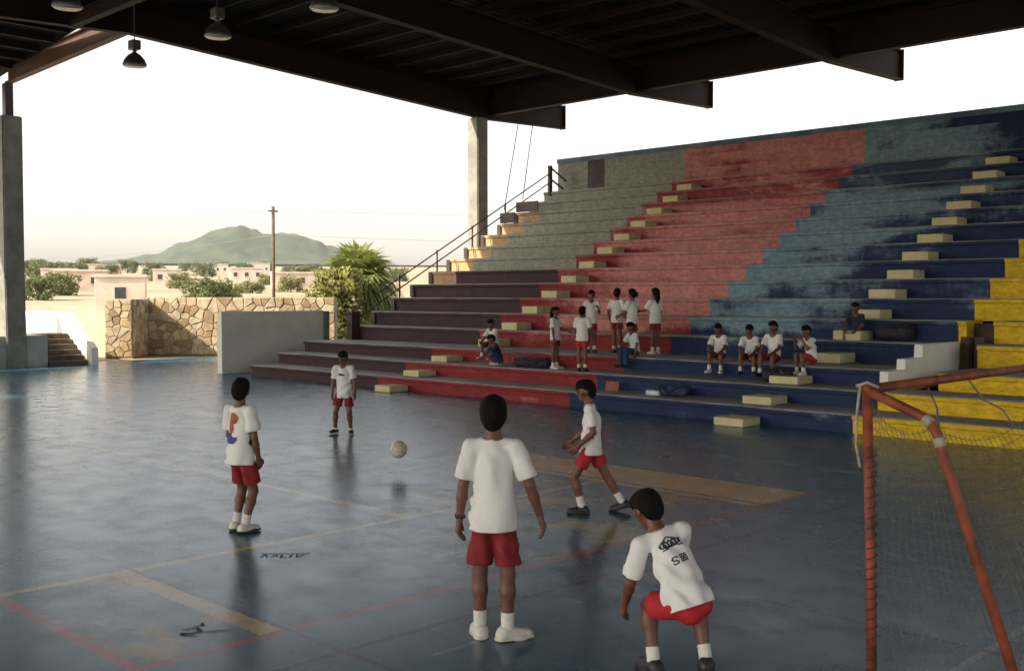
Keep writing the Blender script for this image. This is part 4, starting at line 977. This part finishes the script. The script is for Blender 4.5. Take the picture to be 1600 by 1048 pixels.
for k, (ax) in enumerate(((0, 0, 0), (math.pi/2, 0, 0), (0, math.pi/2, 0))):
    mt = Matrix.Rotation(ax[0], 4, 'X') @ Matrix.Rotation(ax[1], 4, 'Y')
    bm = bmesh.new(); pts = [mt @ Vector((math.cos(a)*.1078, math.sin(a)*.1078, .02*math.sin(2*a))) for a in np.linspace(0, 2*math.pi, 40)]
    tube(bm, pts, .0018, 5); link('seam', bm_mesh(bm, 'seam', True), 'concrete', ball)

# ------------------------------------------------------------------ goal
GXp, GY0, GY1, GH = -2.66, 5.44, 8.46, 1.70
goal = empty('handball_goal', (GXp, GY0, 0), 0, 'rusty red tubular handball goal with torn net', 'goal')
W_ = GY1-GY0
tubes('post', [[(.05, 0, 0), (.03, 0, .8), (0, 0, GH)]], .027, 'goal_red', goal, 14)
tubes('post', [[(.05, W_, 0), (.03, W_, .8), (0, W_, GH)]], .027, 'goal_red', goal, 14)
tubes('crossbar', [[(0, -.02, GH), (0, W_+.02, GH)]], .027, 'goal_red', goal, 14)
for y in (0, W_):
    b = tubes('back_support', [[(0.01, y, GH-.01), (.31, y, GH-.125), (.355, y, GH-.16), (.385, y, GH-.215), (.40, y, GH-.27), (.90, y, .0)]], .027, 'goal_red', goal, 14)
    tubes('tape_wrap', [[(.315, y, GH-.128), (.352, y, GH-.158)]], .0295, 'tape', b, 14); tubes('tape_wrap', [[(.386, y, GH-.225), (.40, y, GH-.27)]], .030, 'tape', b, 14)
tubes('back_rail', [[(.90, -.02, .04), (.90, W_+.02, .04)]], .03, 'goal_red', goal, 12)
tubes('cord', [[(-.03, -.02, GH+.02), (-.045, -.025, GH-.14), (-.05, -.02, GH-.3), (-.02, -.03, GH-.42)]], .008, 'tape', goal)
tubes('cord', [[(-.05, -.03, GH+.015), (.0, .0, GH+.036), (.05, .03, GH+.01)]], .009, 'tape', goal)
# net: knotted cords, sides and back, sagging
bm = bmesh.new(); cell = .062; rs = np.random.RandomState(4)
def strand(p): tube(bm, p, .0021, 3)
def sidep(y, u, v):                      # u 0..1 front to back, v 0..1 down
    top = Vector((.0+.35*u, 0, GH-.04-.12*u)); bot = Vector((.05+.85*u, 0, .02)); p = top.lerp(bot, v)
    sag = math.sin(math.pi*u)*math.sin(math.pi*min(1, v*1.1))
    return (p.x+.02*math.sin(9*v+y), y+.06*sag*(1 if y < 1 else -1)+.012*math.sin(17*u+11*v), p.z-.10*math.sin(math.pi*u)*(1-v)**2)
for y in (0.0, W_):
    for i in range(15): strand([sidep(y, i/14, v) for v in np.linspace(0, 1, 14)])
    for j in range(25): strand([sidep(y, u, (j+.3)/25) for u in np.linspace(0, 1, 8)])
def backp(u, v):
    top = Vector((.36, 0, GH-.17)); bot = Vector((.90, 0, .03)); p = top.lerp(bot, v)
    return (p.x+.10*math.sin(math.pi*u)*math.sin(math.pi*v), W_*u, p.z-.12*abs(math.sin(math.pi*u*2))*(1-v)**2)
for i in range(46): strand([backp(i/45, v) for v in np.linspace(0, 1, 12)])
for j in range(25): strand([backp(u, (j+.3)/25) for u in np.linspace(0, 1, 20)])
tag(link('net', bm_mesh(bm, 'net'), 'net', goal), kind='stuff')
tubes('net_lacing', [[(.042-.012*a/150+.029*math.cos(a), .029*math.sin(a), .1+1.3*a/150) for a in np.arange(0, 150, .5)]], .0035, 'dark_iron', goal, 5)
tubes('loose_cord', [[(0, .75, GH-.01), (.12, .62, GH-.14), (.25, .35, GH-.26), (.38, .1, GH-.24)]], .006, 'net', goal)
tubes('loose_cord', [[(0, 1.35, GH-.01), (.05, 1.5, GH-.16), (.12, 1.62, GH-.22), (.2, 1.6, GH-.32)]], .006, 'net', goal)

# ------------------------------------------------------------------ scribbles on the floor
def scrib(loc, pts_list, r, label):
    vs, fs = [], []
    for pts in pts_list:
        for (x0, y0), (x1, y1) in zip(pts, pts[1:]):
            d = Vector((x1-x0, y1-y0)); n = Vector((-d.y, d.x)).normalized()*r*rnd.uniform(.7, 1.4); k = len(vs)
            vs += [(x0+n.x, y0+n.y, 0), (x0-n.x, y0-n.y, 0), (x1-n.x, y1-n.y, 0), (x1+n.x, y1+n.y, 0)]; fs.append((k, k+1, k+2, k+3))
    o = link('floor_scribble', mesh('floor_scribble', vs, fs), 'scribble'); o.location = loc; o.rotation_euler = (0, 0, YAW); tag(o, label, 'floor mark')
scrib((-6.36, 3.50, .004), [[(-.08, .05), (.0, .09), (.05, .04), (.0, -.02), (-.07, -.03), (-.02, -.06), (.05, -.07)], [(.0, .0), (.09, .01), (.24, .05)], [(-.03, .1), (.03, .16), (.0, .2)]], .009, 'black tarry scribble on the floor inside the yellow corner')
scrib((-7.72, 5.07, .004), [[(-.16, -.05), (-.13, .05), (-.10, -.05)], [(-.07, -.05), (-.05, .05), (-.02, .0), (-.06, .0)], [(.01, .05), (.01, -.05), (.06, -.04)], [(.09, .05), (.09, -.05)], [(.13, .06), (.15, -.04), (.2, .05)], [(-.18, .07), (.24, .08)]], .007, 'black scrawled lettering on the floor beside the yellow line')

# ------------------------------------------------------------------ hazy air
bm = bmesh.new(); bbox(bm, -2150, 2150, -2150, 2150, -1.6, 125)
hz = link('haze', bm_mesh(bm, 'haze')); tag(hz, kind='stuff')
m = bpy.data.materials.new('haze'); m.use_nodes = True; t_ = m.node_tree; t_.nodes.clear()
v = t_.nodes.new('ShaderNodeVolumePrincipled'); v.inputs['Density'].default_value = .00011; v.inputs['Color'].default_value = (.95, .95, .93, 1); v.inputs['Anisotropy'].default_value = .2
oo = t_.nodes.new('ShaderNodeOutputMaterial'); t_.links.new(v.outputs[0], oo.inputs['Volume']); hz.data.materials.append(m)
